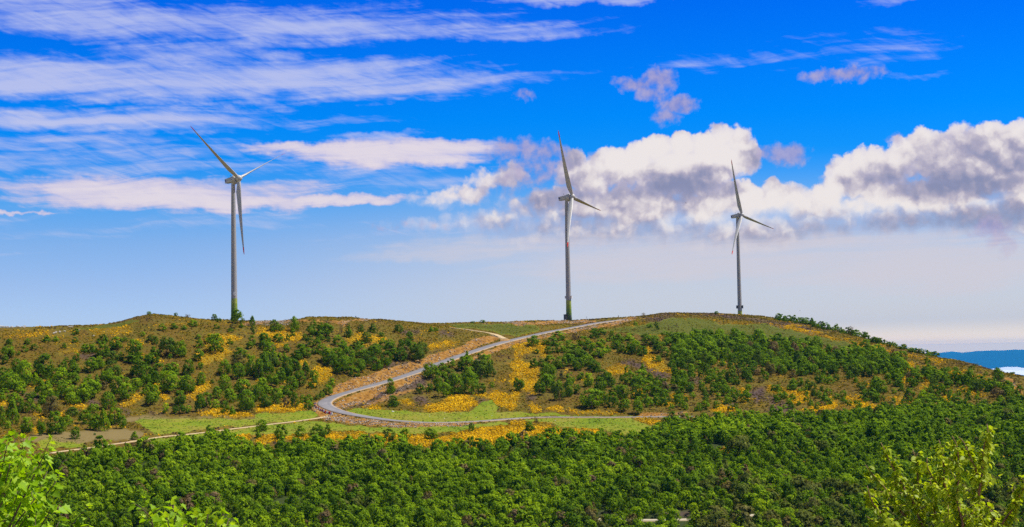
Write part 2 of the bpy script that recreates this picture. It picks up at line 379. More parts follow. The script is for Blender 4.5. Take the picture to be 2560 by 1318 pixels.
def path_world(px, step=1.5, sm=25):
    p = smooth_line([hit(u, v)[:2] for u, v in px], step)
    for k in range(2): p[:, k] = boxs(p[:, k], 7)
    z = boxs(np.array(H(p[:, 0], p[:, 1])), sm)
    return np.column_stack([p, z])
road = path_world(ROAD_PX); track = path_world(TRACK_PX, 1.5, 9); toptrack = path_world(TOPTRACK_PX, 1.5, 9); lowroad = path_world(LOW_PX, 1.5, 15)

def nearest(path, X, Y, reach):
    """distance to a path and the path's height there (only within reach)"""
    D = np.full(X.shape, 1e9); Zp = np.zeros(X.shape); S = np.zeros(X.shape)
    x0, x1, y0, y1 = path[:, 0].min() - reach, path[:, 0].max() + reach, path[:, 1].min() - reach, path[:, 1].max() + reach
    sel = np.nonzero((X > x0) & (X < x1) & (Y > y0) & (Y < y1)); xs, ys = X[sel], Y[sel]
    d = np.full(xs.shape, 1e9); zz = np.zeros(xs.shape); ss = np.zeros(xs.shape)
    seg = np.diff(path[:, :2], axis=0)
    for k in range(len(path) - 1):
        ax, ay = path[k, :2]; bx, by = seg[k]
        m = (np.abs(xs - ax) < reach + 3) & (np.abs(ys - ay) < reach + 3)
        if not m.any(): continue
        t = np.clip(((xs[m] - ax) * bx + (ys[m] - ay) * by) / (bx * bx + by * by), 0, 1)
        ex, ey = xs[m] - ax - t * bx, ys[m] - ay - t * by
        q = np.hypot(ex, ey); better = q < d[m]
        im = np.nonzero(m)[0][better]
        d[im] = q[better]; zz[im] = (path[k, 2] * (1 - t) + path[k + 1, 2] * t)[better]
        ss[im] = np.sign(bx * ey - by * ex)[better]
    D[sel] = d; Zp[sel] = zz; S[sel] = ss
    return D, Zp, S
RHALF = 3.5
DR, ZR, SR = nearest(road, GX, GY, 22)
DT, ZT, _ = nearest(track, GX, GY, 8)
DTT, ZTT, _ = nearest(toptrack, GX, GY, 8)
DL, ZL, _ = nearest(lowroad, GX, GY, 12)
def sstep(x, a, b):
    t = np.clip((x - a) / (b - a), 0, 1); return t * t * (3 - 2 * t)
wr = 1 - sstep(DR, RHALF + 1.0, RHALF + 7.5)
GZ = np.where(DR < 20, GZ * (1 - wr) + (ZR - 0.3) * wr, GZ)
for D_, Z_, hw in ((DT, ZT, 1.6), (DTT, ZTT, 2.0), (DL, ZL, 2.6)):
    q = 1 - sstep(D_, hw, hw + 3); GZ = np.where(D_ < 8, GZ * (1 - q) + (Z_ - 0.2) * q, GZ)

# ------------------------------------------------------------------ what grows where, from outlines on the photograph
MU0, MV0, MS = -60, 770, 2.0
MW, MH = int(2680 / MS), int(640 / MS)
_mu, _mv = np.meshgrid(MU0 + (np.arange(MW) + .5) * MS, MV0 + (np.arange(MH) + .5) * MS)
def blur(a, n):
    if n < 2: return a
    k = np.ones(n) / n
    a = np.apply_along_axis(lambda m: np.convolve(np.pad(m, n // 2, mode='edge'), k, 'valid')[:len(m)], 0, a)
    return np.apply_along_axis(lambda m: np.convolve(np.pad(m, n // 2, mode='edge'), k, 'valid')[:len(m)], 1, a)
def raster(polys, soft=4, rough=7):
    """0..1 map of outlines [(weight, [(u, v) ...]) ...]"""
    img = np.zeros((MH, MW))
    ju = (fbm(_mu / 22, _mv / 12, 3, 31) - .5) * 2 * rough * 1.6; jv = (fbm(_mu / 22, _mv / 12, 3, 47) - .5) * 2 * rough
    U, V = _mu + ju, _mv + jv
    for w, pl in polys:
        inside = np.zeros(img.shape, bool); n = len(pl)
        for i in range(n):
            (x1, y1), (x2, y2) = pl[i], pl[(i + 1) % n]
            if y1 == y2: continue
            c = ((y1 > V) != (y2 > V)) & (U < (x2 - x1) * (V - y1) / (y2 - y1) + x1)
            inside ^= c
        img = np.where(inside, w, img)
    return blur(img, soft)
def sample(img, u, v):
    i = np.clip(((np.asarray(v) - MV0) / MS).astype(int), 0, MH - 1); j = np.clip(((np.asarray(u) - MU0) / MS).astype(int), 0, MW - 1)
    return img[i, j]

def z1(x0, y0, k, pts): return [(x0 + x / k, y0 + y / k) for x, y in pts]
K3 = 3.8766
Q1 = lambda *p: z1(0, 760, K3, p)
Q2 = lambda *p: z1(640, 760, K3, p)
Q3 = lambda *p: z1(1280, 760, K3, p)
Q4 = lambda *p: z1(1920, 760, K3, p)
GRASS = [
    (1, Q1((1290, 1130), (1430, 1105), (1700, 1110), (2100, 1115), (2481, 1120), (2481, 1170), (2100, 1190), (1800, 1235), (1500, 1260), (1400, 1200))),
    (1, Q2((0, 1060), (250, 1060), (520, 1040), (600, 1075), (560, 1105), (300, 1140), (0, 1160))),
    (1, Q1((370, 1318), (480, 1300), (700, 1305), (830, 1318), (800, 1390), (400, 1400))),
    (1, Q1((1500, 1318), (1800, 1270), (2481, 1190), (2481, 1260), (2000, 1290), (1500, 1370))),
    (1, Q2((0, 1180), (300, 1160), (620, 1130), (800, 1165), (1100, 1195), (1300, 1205), (1700, 1200), (2050, 1170), (2360, 1145), (2481, 1160), (2100, 1200), (1900, 1240), (1700, 1250), (1500, 1260), (1100, 1240), (900, 1225), (720, 1225), (520, 1250), (300, 1280), (0, 1250))),
    (1, Q2((850, 1045), (1000, 1010), (1200, 1030), (1500, 1045), (1900, 1050), (2100, 1040), (2481, 1050), (2481, 1110), (2200, 1130), (1900, 1150), (1600, 1150), (1300, 1120), (1000, 1075))),
    (1, Q3((0, 1050), (300, 1060), (700, 1085), (1180, 1085), (1180, 1095), (700, 1092), (200, 1085), (0, 1108))),
    (1, Q3((100, 1125), (400, 1105), (800, 1102), (1180, 1108), (1220, 1150), (1300, 1170), (1450, 1200), (1280, 1250), (1050, 1262), (850, 1215), (650, 1205), (500, 1190), (350, 1150))),
    (1, Q2((2090, 1040), (2200, 960), (2280, 935), (2360, 1010), (2320, 1050))),
    (.95, Q2((1850, 205), (2100, 195), (2481, 205), (2481, 305), (2400, 305), (2300, 265), (2150, 240), (1980, 235))),
    (.95, Q3((0, 205), (200, 205), (280, 250), (150, 285), (0, 310))),
    (.8, Q3((1100, 230), (1300, 200), (1550, 140), (1800, 130), (2000, 190), (2260, 205), (2481, 190), (2481, 330), (2250, 310), (1900, 290), (1600, 300), (1250, 300), (1000, 270), (830, 260), (1000, 235))),
    (.8, Q4((0, 200), (300, 280), (600, 340), (830, 395), (760, 440), (600, 420), (200, 350), (0, 330))),
    (.6, Q1((650, 225), (980, 215), (1250, 160), (1380, 150), (1300, 190), (1000, 250), (700, 240))),
]
DRY = [(1, Q1((150, 1330), (420, 1245), (800, 1235), (1100, 1225), (1300, 1215), (1420, 1260), (1300, 1318), (900, 1318), (780, 1350), (560, 1330), (500, 1318))),
       (.8, Q1((1240, 1080), (1700, 1090), (2481, 1095), (2481, 1115), (1700, 1110), (1300, 1135), (1200, 1160), (1100, 1180))),
       (.7, Q2((0, 1090), (80, 1085), (100, 1110), (0, 1120))), (.7, Q2((0, 1165), (350, 1130), (330, 1150), (0, 1180))), (.6, Q2((1750, 1100), (2080, 1095), (2050, 1120), (1780, 1120)))]
GORSE = [
    (1, Q1((2000, 300), (2250, 270), (2330, 340), (2200, 400), (2250, 470), (2150, 560), (1900, 600), (1880, 470), (2000, 430))),
    (.9, Q1((1370, 480), (1480, 470), (1600, 570), (1540, 590), (1400, 540))), (.85, Q1((1180, 400), (1300, 330), (1400, 380), (1250, 450))),
    (.9, Q1((1480, 740), (1550, 760), (1580, 850), (1650, 880), (1600, 950), (1520, 900))), (1, Q1((1800, 880), (1900, 780), (2060, 760), (2080, 820), (1950, 870), (1860, 930))),
    (1, Q1((1950, 1040), (2150, 1010), (2481, 1060), (2481, 1100), (2200, 1095), (1950, 1070))), (1, Q1((590, 960), (760, 965), (860, 985), (820, 1020), (690, 1010))),
    (1, Q1((0, 905), (70, 920), (60, 1000), (0, 1000))), (1, Q1((570, 1050), (630, 1035), (640, 1090), (580, 1100))), (.9, Q1((300, 1060), (400, 1050), (460, 1100), (330, 1110))),
    (1, Q1((330, 1180), (380, 1170), (400, 1300), (340, 1280))), (.8, Q1((1150, 920), (1350, 850), (1380, 880), (1300, 990), (1150, 1000))), (.9, Q1((280, 780), (470, 720), (460, 760), (330, 830))),
    (.7, Q1((500, 450), (780, 440), (780, 500), (560, 490))), (.6, Q1((850, 230), (1300, 190), (1300, 300), (900, 310))), (.5, Q1((0, 240), (500, 230), (900, 300), (500, 330), (0, 320))),
    (.6, Q1((1350, 190), (1800, 180), (1900, 240), (1500, 210))), (.75, Q2((0, 220), (150, 230), (460, 260), (450, 330), (200, 440), (150, 380), (0, 330))),
    (.8, Q2((840, 320), (1000, 300), (1180, 300), (1280, 350), (1180, 390), (900, 390))), (1, Q2((400, 540), (500, 540), (480, 600), (420, 600))),
    (.85, Q2((520, 620), (640, 590), (760, 640), (720, 730), (500, 850), (480, 740))), (1, Q2((0, 960), (300, 960), (450, 960), (530, 1040), (300, 1050), (0, 1050))),
    (.7, Q2((1660, 400), (1760, 370), (1980, 350), (1960, 400), (1700, 460))), (1, Q2((1050, 1035), (1150, 980), (1280, 1030), (1180, 1045))),
    (1, Q2((1380, 940), (1480, 905), (1560, 980), (1420, 980))), (1, Q2((1600, 1040), (1640, 980), (1760, 970), (1900, 880), (2050, 880), (2150, 980), (2000, 1040), (1800, 1055))),
    (1, Q2((2080, 900), (2250, 880), (2300, 820), (2481, 900), (2481, 1030), (2300, 960), (2150, 900))),
    (1, Q3((0, 500), (150, 560), (280, 640), (270, 760), (220, 890), (100, 850), (0, 800))), (.8, Q3((0, 400), (330, 370), (340, 540), (200, 480), (0, 500))),
    (1, Q3((150, 1020), (200, 960), (290, 1010), (250, 1050))), (1, Q3((350, 1000), (420, 970), (510, 1010), (480, 1060))), (.8, Q3((520, 1040), (900, 1040), (1180, 1060), (1100, 1075), (600, 1070))), (1, Q3((0, 850), (60, 880), (60, 1030), (0, 1040))),
    (.8, Q3((880, 600), (1100, 560), (1120, 680), (950, 690))), (.8, Q3((1150, 230), (1600, 210), (1680, 270), (1500, 310), (1250, 290))), (.9, Q3((1280, 430), (1330, 410), (1380, 490), (1600, 650), (1550, 680), (1300, 600), (1250, 520))),
    (1, Q3((1380, 950), (1450, 920), (1600, 950), (1580, 1000), (1480, 1010))), (.9, Q3((1480, 860), (1650, 870), (1750, 930), (1620, 960), (1520, 890))), (.8, Q3((1950, 800), (2070, 830), (2020, 860))), (.9, Q3((2220, 800), (2290, 890), (2260, 960), (2200, 950))),
    (.8, Q3((1900, 1000), (2160, 990), (2180, 1060), (1930, 1060))), (.8, Q3((1180, 800), (1260, 790), (1280, 940), (1200, 940))),
    (1, Q3((1190, 1110), (1300, 1098), (1470, 1120), (1475, 1175), (1300, 1165), (1200, 1140))), (1, Q3((1480, 1200), (1580, 1195), (1560, 1240), (1490, 1230))), (1, Q3((1300, 1255), (1390, 1250), (1380, 1280), (1290, 1275))),
    (1, Q2((1780, 1290), (1900, 1260), (2050, 1220), (2200, 1190), (2481, 1160), (2481, 1400), (1800, 1400))), (1, Q3((0, 1150), (250, 1150), (480, 1190), (640, 1215), (850, 1215), (860, 1260), (700, 1290), (500, 1290), (300, 1330), (0, 1400))),
    (.9, Q2((720, 1235), (880, 1222), (1040, 1250), (1300, 1270), (1600, 1270), (1700, 1300), (1780, 1290), (1780, 1380), (1400, 1390), (900, 1360), (690, 1310))), (.9, Q2((0, 1270), (500, 1250), (560, 1300), (300, 1330), (0, 1350))),
    (1, [(645, 1125), (665, 1125), (700, 1142), (705, 1150), (680, 1152)]), (1, [(785, 1155), (800, 1160), (803, 1190), (792, 1190)]), (1, [(575, 1085), (625, 1085), (625, 1105), (585, 1105)]), (1, [(265, 1222), (290, 1222), (290, 1236), (262, 1234)]),
    (.8, Q4((0, 790), (150, 820), (380, 850), (400, 950), (250, 970), (130, 900), (0, 840))), (.9, Q4((580, 880), (700, 900), (660, 1010), (450, 1050), (300, 1020), (560, 980))), (.7, Q4((700, 870), (900, 900), (1050, 1000), (900, 1030), (780, 1000))),
    (.8, Q4((1230, 880), (1400, 900), (1380, 960), (1250, 980))), (.9, Q4((1700, 890), (1780, 890), (1780, 960), (1700, 950))), (.7, Q4((1280, 560), (1400, 570), (1400, 660), (1300, 640))), (.6, Q4((1400, 580), (1700, 620), (2000, 680), (2200, 740), (2100, 770), (1700, 680))),
    (.7, Q4((1480, 700), (1600, 720), (1700, 800), (1480, 870))), (.6, Q4((1200, 640), (1400, 700), (1500, 760), (1300, 760))), (.7, Q4((880, 740), (1000, 770), (1000, 800), (880, 790))), (.7, Q4((2280, 720), (2420, 800), (2400, 830), (2280, 780))), (.8, Q4((1840, 800), (2000, 850), (2120, 900), (2100, 930), (1850, 850))),
    (.5, Q4((0, 180), (300, 230), (600, 310), (1000, 410), (1300, 470), (1700, 560), (1700, 590), (1300, 510), (900, 420), (400, 300), (0, 200))),
    (1, [(1800, 1116), (1812, 1112), (1822, 1135), (1808, 1140)]), (1, [(2000, 1143), (2025, 1146), (2020, 1160), (2000, 1156)]), (1, [(1960, 1256), (1992, 1256), (1990, 1266), (1962, 1264)]),
]
EARTH = [   # ochre cuttings, embankments and scraped ground
    (1, Q2((550, 1020), (600, 960), (700, 880), (800, 780), (950, 720), (1200, 650), (1380, 600), (1550, 550), (1700, 500), (1900, 440), (2000, 410), (2080, 340), (2200, 310), (2330, 310), (2400, 325), (2330, 355), (2200, 390), (2050, 450), (1850, 540), (1600, 625), (1300, 740), (1000, 830), (760, 900), (640, 950))),
    (.62, Q2((740, 1000), (800, 930), (950, 870), (1150, 800), (1300, 760), (1500, 700), (1640, 650), (1690, 690), (1500, 770), (1300, 840), (1150, 900), (1050, 960), (900, 1010), (780, 1020))),
    (.5, Q2((1300, 850), (1450, 830), (1640, 800), (1700, 740), (1740, 730), (1660, 820), (1450, 870), (1250, 950), (1050, 1010), (1000, 1000))),
    (1, Q2((700, 1080), (800, 1075), (1000, 1110), (1300, 1150), (1700, 1160), (2150, 1140), (2100, 1175), (1700, 1195), (1400, 1200), (1100, 1175), (850, 1150), (720, 1130))),
    (.9, Q2((540, 1000), (600, 1010), (720, 1065), (700, 1120), (640, 1110), (560, 1060))),
    (.9, Q2((2000, 560), (2200, 470), (2481, 360), (2481, 420), (2300, 470), (2150, 560), (2060, 600))), (.9, Q3((0, 360), (250, 320), (500, 270), (700, 230), (900, 190), (1130, 130), (1250, 115), (1200, 150), (1000, 210), (800, 235), (600, 280), (300, 335), (0, 400))),
    (.8, Q1((2330, 185), (2481, 165), (2481, 210), (2330, 200))), (.56, Q2((0, 160), (400, 155), (600, 150), (860, 155), (1000, 140), (1300, 165), (1600, 185), (2000, 190), (2481, 175), (2481, 200), (1700, 195), (1200, 170), (900, 170), (860, 230), (760, 190), (600, 180), (200, 185), (0, 200))),
    (.9, Q3((0, 175), (420, 165), (700, 165), (900, 155), (720, 185), (450, 195), (0, 205))), (1, Q3((1220, 1080), (1280, 1055), (1450, 1045), (1690, 1055), (1690, 1085), (1560, 1085), (1400, 1092), (1220, 1092))),
    (1, Q4((2280, 720), (2340, 720), (2481, 860), (2450, 880))), 
]
HEATH = [   # purple-brown bare heath and dead scrub
    (.8, [(1655, 1286), (1680, 1275), (1725, 1275), (1730, 1290), (1660, 1292)]), (.7, [(1500, 1283), (1530, 1280), (1530, 1290), (1505, 1292)]),
    (1, Q3((1030, 560), (1150, 540), (1300, 620), (1560, 680), (1540, 720), (1400, 720), (1300, 650), (1100, 600))), (.9, Q3((1250, 110), (1450, 110), (1650, 150), (1700, 200), (1500, 190), (1300, 165))), (.8, Q3((1680, 640), (1800, 700), (1850, 780), (1730, 780))),
    (1, Q3((2300, 850), (2450, 800), (2481, 950), (2350, 960))), (.8, Q3((2050, 960), (2200, 960), (2150, 1010), (2060, 1000))), (1, Q3((1850, 80), (2200, 110), (2481, 180), (2481, 200), (2250, 160), (1900, 110))), (.8, Q3((130, 870), (260, 900), (200, 960), (120, 930))),
    (.9, Q4((0, 160), (200, 180), (500, 270), (500, 290), (200, 220), (0, 190))), (.9, Q4((1050, 420), (1400, 500), (1300, 520), (1100, 470))), (.8, Q4((0, 860), (130, 930), (250, 990), (200, 1040), (0, 1040))), (.8, Q4((820, 1030), (1000, 1015), (1000, 1050), (830, 1055))),
    (.8, Q1((200, 850), (420, 900), (400, 940), (250, 900))), (.9, Q1((850, 920), (980, 950), (980, 1000), (870, 980))), (.9, Q1((1130, 980), (1300, 1050), (1250, 1075), (1150, 1040))), (.7, Q1((1450, 1040), (1600, 1070), (1580, 1090), (1440, 1075))), (.8, Q1((760, 480), (940, 470), (930, 540), (780, 530))),
    (.8, Q2((1400, 240), (1620, 250), (1600, 300), (1420, 290))), (.8, Q2((1790, 240), (1920, 270), (1900, 310), (1790, 290))), (.9, Q2((1550, 900), (1640, 880), (1670, 970), (1580, 980))), (.8, Q2((1280, 580), (1500, 540), (1540, 560), (1200, 660))), (.8, Q2((2140, 940), (2230, 930), (2200, 980), (2150, 970))),
    (.95, Q2((850, 960), (950, 880), (1100, 850), (1300, 880), (1400, 760), (1600, 720), (1640, 780), (1450, 850), (1250, 940), (1000, 1000), (900, 1010))), (.8, Q2((1400, 750), (1600, 740), (1500, 830), (1420, 830))), (.7, Q2((780, 970), (900, 960), (880, 1030), (800, 1010))),
]
M_RUB = raster([(1, Q2((640, 1110), (700, 1085), (760, 1085), (1000, 1115), (1300, 1155), (1700, 1165), (2150, 1145), (2100, 1175), (1700, 1195), (1400, 1200), (1100, 1175), (850, 1150), (720, 1120))), (.8, Q2((1000, 710), (1350, 640), (1400, 690), (1250, 730), (1050, 770))), (.7, Q2((1350, 830), (1500, 700), (1640, 660), (1560, 760), (1400, 850))), (.8, Q3((520, 270), (700, 220), (880, 195), (800, 230), (600, 285))), (.6, Q1((2330, 190), (2481, 170), (2481, 205))), (.7, Q2((0, 165), (330, 160), (330, 205), (0, 205))), (.6, Q2((1300, 170), (2000, 190), (2481, 180), (2481, 195), (1700, 195)))], 3, 4)
M_OLIVE = raster([(1, p) for w, p in GRASS if w < 1], 3, 5)
M_GRASS, M_DRY, M_EARTH = raster(GRASS, 3, 5), raster(DRY, 5, 6), raster(EARTH, 3, 4)
M_GORSE, M_HEATH = raster(GORSE, 5, 8), raster(HEATH, 5, 7)
FOREST = [(1, [(-60, 1204), (120, 1164), (180, 1152), (240, 1142), (300, 1136), (360, 1130), (440, 1122), (500, 1114), (560, 1098), (600, 1117), (650, 1133), (690, 1145), (720, 1127), (800, 1113), (850, 1123), (890, 1113), (950, 1117), (1010, 1131), (1080, 1137), (1130, 1114), (1200, 1109),
               (1290, 1113), (1400, 1107), (1470, 1099), (1560, 1101), (1620, 1095), (1660, 1076), (1700, 1064), (1760, 1054), (1850, 1052), (1980, 1048), (2080, 1050), (2160, 1036), (2240, 1032), (2330, 1020), (2450, 1016), (2620, 1010), (2620, 1420), (-60, 1420)])]
M_FOREST = raster(FOREST, 3, 6)

def nmat(name):
    m = bpy.data.materials.new(name); m.use_nodes = True
    N = Nodes(m.node_tree); out = N.new('ShaderNodeOutputMaterial')
    return m, N, out
def bsdf(N, out, col, rough=0.9, bump=None, spec=0.2, metal=0.0):
    b = N.new('ShaderNodeBsdfPrincipled')
    N.put(b.inputs['Base Color'], col); N.put(b.inputs['Roughness'], rough); b.inputs['Specular IOR Level'].default_value = spec; b.inputs['Metallic'].default_value = metal
    if bump is not None:
        bp = N.new('ShaderNodeBump'); N.put(bp.inputs['Height'], bump[0]); bp.inputs['Strength'].default_value = bump[1]; bp.inputs['Distance'].default_value = bump[2]
        N.t.links.new(bp.outputs[0], b.inputs['Normal'])
    N.t.links.new(b.outputs[0], out.inputs[0])
    return b
def simple(name, col, rough=0.6, var=0.12, scale=3.0, spec=0.3):
    m, N, out = nmat(name)
    P = N.new('ShaderNodeTexCoord').outputs['Object']
    n = N.noise(P, scale, 4, 0.6, dims='3D')
    c = N.mix(n, tuple(x * (1 - var) for x in col), tuple(min(1, x * (1 + var)) for x in col))
    bsdf(N, out, c, rough, spec=spec)
    return m

def ground_material():
    m, N, out = nmat('hillside_ground')
    P = N.new('ShaderNodeNewGeometry').outputs['Position']
    n1 = N.noise(P, 0.05, 5, 0.6, dims='3D'); n2 = N.noise(P, 0.45, 5, 0.65, dims='3D'); n3 = N.noise(P, 2.2, 3, 0.6, dims='3D')
    base = N.ramp(N.m('ADD', N.m('MULTIPLY', n1, .6), N.m('MULTIPLY', n2, .4)), [(0.34, (.075, .055, .010)), (0.46, (.14, .085, .009)), (0.54, (.11, .095, .010)), (0.66, (.24, .13, .010))])
    base = N.mix(N.smooth(n3, .45, .75), base, (.055, .040, .012))
    gcol = N.ramp(N.m('ADD', N.m('MULTIPLY', n1, .65), N.m('MULTIPLY', n2, .35)), [(0.36, (.100, .160, .006)), (0.48, (.155, .200, .010)), (0.56, (.195, .200, .018)), (0.66, (.23, .185, .035))])
    gcol = N.mix(N.attr('olive'), gcol, N.mix(n2, (.050, .070, .006), (.115, .11, .012)))
    col = N.mix(N.attr('forest'), base, (.035, .050, .012))
    col = N.mix(N.attr('heath'), col, N.mix(n2, (.060, .038, .032), (.11, .072, .058)))
    col = N.mix(N.m('MULTIPLY', N.smooth(N.m('ADD', N.attr('gorse'), N.m('MULTIPLY', N.m('SUBTRACT', n2, .5), .8)), .3, 1.0), .75), col, N.mix(n3, (.36, .22, .010), (.20, .15, .012)))
    col = N.mix(N.smooth(N.attr('grass'), .25, .6), col, gcol)
    col = N.mix(N.smooth(N.m('ADD', N.attr('dry'), N.m('MULTIPLY', N.m('SUBTRACT', n2, .5), .7)), .2, .8), col, N.mix(n3, (.19, .125, .062), (.17, .145, .04)))
    eat = N.m('ADD', N.attr('earth'), N.m('MULTIPLY', N.m('SUBTRACT', n2, .5), .7))
    ecol = N.ramp(n2, [(0.30, (.085, .042, .018)), (0.43, (.215, .100, .015)), (0.55, (.30, .150, .027)), (0.70, (.31, .22, .105))])
    ecol = N.mix(N.smooth(n3, .55, .8), ecol, (.12, .075, .045))
    col = N.mix(N.smooth(eat, .3, .6), col, ecol)
    col = N.mix(N.attr('path'), col, N.mix(n3, (.42, .31, .17), (.50, .38, .22)))
    bsdf(N, out, col, 0.95, (N.m('ADD', N.m('MULTIPLY', n2, 1.0), N.m('MULTIPLY', n3, .35)), 0.9, 0.5), 0.1)
    return m

def build_ground():
    U, V = project(GX, GY, GZ)
    ok = (GX * FW[0] + GY * FW[1] > 450) & (np.hypot(GX, GY) < 1330)
    at = {}
    for nme, img in (('grass', M_GRASS), ('dry', M_DRY), ('earth', M_EARTH), ('heath', M_HEATH), ('forest', M_FOREST), ('olive', M_OLIVE), ('gorse', M_GORSE)):
        at[nme] = np.where(ok, sample(img, U, V), 1.0 if nme == 'forest' else 0.0)
    near = sstep(DR, RHALF + .2, RHALF + 1.6)
    at['earth'] = np.maximum(at['earth'], np.where(DR < 8, 1 - sstep(DR, RHALF + .8, RHALF + 2.2), 0))
    at['path'] = np.clip(np.where(DT < 6, 1 - sstep(DT, .9, 1.7), 0) + np.where(DTT < 6, 1 - sstep(DTT, 1.6, 2.6), 0) + np.where(DL < 6, 1 - sstep(DL, 2.2, 3), 0) + np.where(DR < 6, 0.28 * (1 - sstep(DR, RHALF + .3, RHALF + 1.1)), 0), 0, 1)
    # rough, gullied cuttings
    global GZ2
    er = at['earth'] * sstep(DR, RHALF + .5, RHALF + 2.5)
    GZ2 = GZ + er * (fbm(GX / 2.6, GY / 2.6, 3, 77) - .5) * 1.6
    nA, nR = GX.shape
    idx = np.arange(nA * nR).reshape(nA, nR)
    f = np.stack([idx[:-1, :-1], idx[1:, :-1], idx[1:, 1:], idx[:-1, 1:]], -1).reshape(-1, 4)[:, ::-1]
    me = mesh_np('ground', np.stack([GX, GY, GZ2], -1).reshape(-1, 3), f[:, ::-1], True, {k: v.ravel() for k, v in at.items()})
    o = link('ground', me, ground_material())
    prop(o, 'rolling hillside of brown heath, green meadow and ochre earth', kind='structure')
    return U, V, ok
GU, GV, GOK = build_ground()
GZ = GZ2

# ------------------------------------------------------------------ road and tracks
def ribbon(name, path, half, lift, mat, label, crown=0.0, wob=0.0):
    d = np.gradient(path[:, :2], axis=0); d /= np.linalg.norm(d, axis=1)[:, None] + 1e-9
    nrm = np.stack([-d[:, 1], d[:, 0]], 1)
    offs = np.linspace(-1, 1, 7); V = []; acr = []
    s = np.arange(len(path))
    for o in offs:
        w = half * (1 + (wob * (fbm(s / 4.0, s * 0 + o * 7, 2, 3) - .5) if abs(o) == 1 else 0))
        if np.ndim(w) == 0: w = np.full(len(path), w)
        V.append(np.column_stack([path[:, 0] + nrm[:, 0] * o * w, path[:, 1] + nrm[:, 1] * o * w, path[:, 2] + lift + crown * (1 - o * o)])); acr.append(np.full(len(path), o))
    # turned-down edges so the surfacing has thickness
    for k, o in ((0, -1), (len(offs) + 1, 1)):
        e = V[0].copy() if o < 0 else V[-1].copy(); e[:, 2] -= 0.5
        V.insert(k if o < 0 else len(V), e); acr.insert(k if o < 0 else len(acr), np.full(len(path), o))
    n, c = len(path), len(V)
    idx = np.arange(n * c).reshape(c, n)
    f = np.stack([idx[:-1, :-1], idx[:-1, 1:], idx[1:, 1:], idx[1:, :-1]], -1).reshape(-1, 4)[:, ::-1]
    me = mesh_np(name, np.vstack(V), f, True, {'across': np.concatenate(acr)})
    return prop(link(name, me, mat), label, kind='structure')

def asphalt():
    m, N, out = nmat('worn_asphalt')
    P = N.new('ShaderNodeNewGeometry').outputs['Position']; a = N.m('ABSOLUTE', N.attr('across'))
    n = N.noise(P, 0.25, 5, 0.6, dims='3D'); n2 = N.noise(P, 2.5, 4, 0.6, dims='3D')
    c = N.ramp(n, [(.3, (.155, .15, .165)), (.7, (.225, .215, .225))])
    wheel = N.m('MULTIPLY', N.smooth(N.m('ABSOLUTE', N.m('SUBTRACT', a, .5)), .22, .05), .28)
    c = N.mix(wheel, c, (.12, .118, .13))
    dust = N.smooth(N.m('ADD', a, N.m('MULTIPLY', N.m('SUBTRACT', n2, .5), .5)), .78, 1.05)
    c = N.mix(dust, c, (.40, .30, .18))
    bsdf(N, out, c, .85, (n2, .3, .05), .25)
    return m
MA_ASPHALT = asphalt()
ribbon('road', road, RHALF, 0.0, MA_ASPHALT, 'grey asphalt hairpin road climbing to the ridge', 0.06, .10)
MA_DIRT = simple('pale_dirt', (.46, .35, .20), .95, .25, 1.2, .1)
ribbon('path', track, 0.95, 0.0, MA_DIRT, 'narrow pale dirt track across the meadow below the hairpin', 0.02, .5)
ribbon('path', toptrack, 1.7, 0.0, MA_DIRT, 'short pale dirt track joining the road near the ridge', 0.02, .5)
ribbon('path', lowroad, 2.2, 0.0, simple('chalky_gravel', (.42, .37, .28), .95, .15, 1.2, .1), 'chalky gravel road glimpsed among the forest trees', 0.03, .3)

# ------------------------------------------------------------------ wind turbines
def join(parts):
    """merge (verts, faces) lists with n-gon faces"""
    V, F = [], []
    for v, f in parts:
        o = len(V); V += [tuple(p) for p in v]; F += [tuple(i + o for i in q) for q in f]
    return V, F
def mesh_py(name, V, F, smooth=False, sharp=None):
    me = bpy.data.meshes.new(name); me.from_pydata([tuple(v) for v in V], [], F); me.update()
    bm = bmesh.new(); bm.from_mesh(me); bmesh.ops.recalc_face_normals(bm, faces=bm.faces); bm.to_mesh(me); bm.free()
    if smooth:
        me.polygons.foreach_set('use_smooth', np.ones(len(me.polygons), bool))
        if sharp: me.set_sharp_from_angle(angle=rad(sharp))
    return me
def lathe(profile, seg=28, axis='Z', M=None):
    V, F = [], []
    n = len(profile)
    for r, h in profile:
        for k in range(seg):
            a = 2 * math.pi * k / seg; p = Vector((r * math.cos(a), r * math.sin(a), h)); V.append(M @ p if M else p)
    for i in range(n - 1):
        for k in range(seg):
            k2 = (k + 1) % seg; F.append((i * seg + k, i * seg + k2, (i + 1) * seg + k2, (i + 1) * seg + k))
    F.append(tuple(range(seg - 1, -1, -1))); F.append(tuple((n - 1) * seg + k for k in range(seg)))
    return V, F
def rbox(sx, sy, sz, c=(0, 0, 0), bev=0.1, taper=1.0, M=None):
    """box with chamfered edges; the +X end scaled by taper"""
    bm = bmesh.new(); bmesh.ops.create_cube(bm, size=1)
    for v in bm.verts:
        t = taper if v.co.x > 0 else 1.0
        v.co = Vector((v.co.x * sx, v.co.y * sy * t, v.co.z * sz * t))
    if bev: bmesh.ops.bevel(bm, geom=list(bm.edges), offset=bev, segments=2, affect='EDGES', profile=0.6)
    bm.verts.index_update()
    V = [v.co + Vector(c) for v in bm.verts]; F = [tuple(v.index for v in f.verts) for f in bm.faces]; bm.free()
    if M: V = [M @ v for v in V]
    return V, F

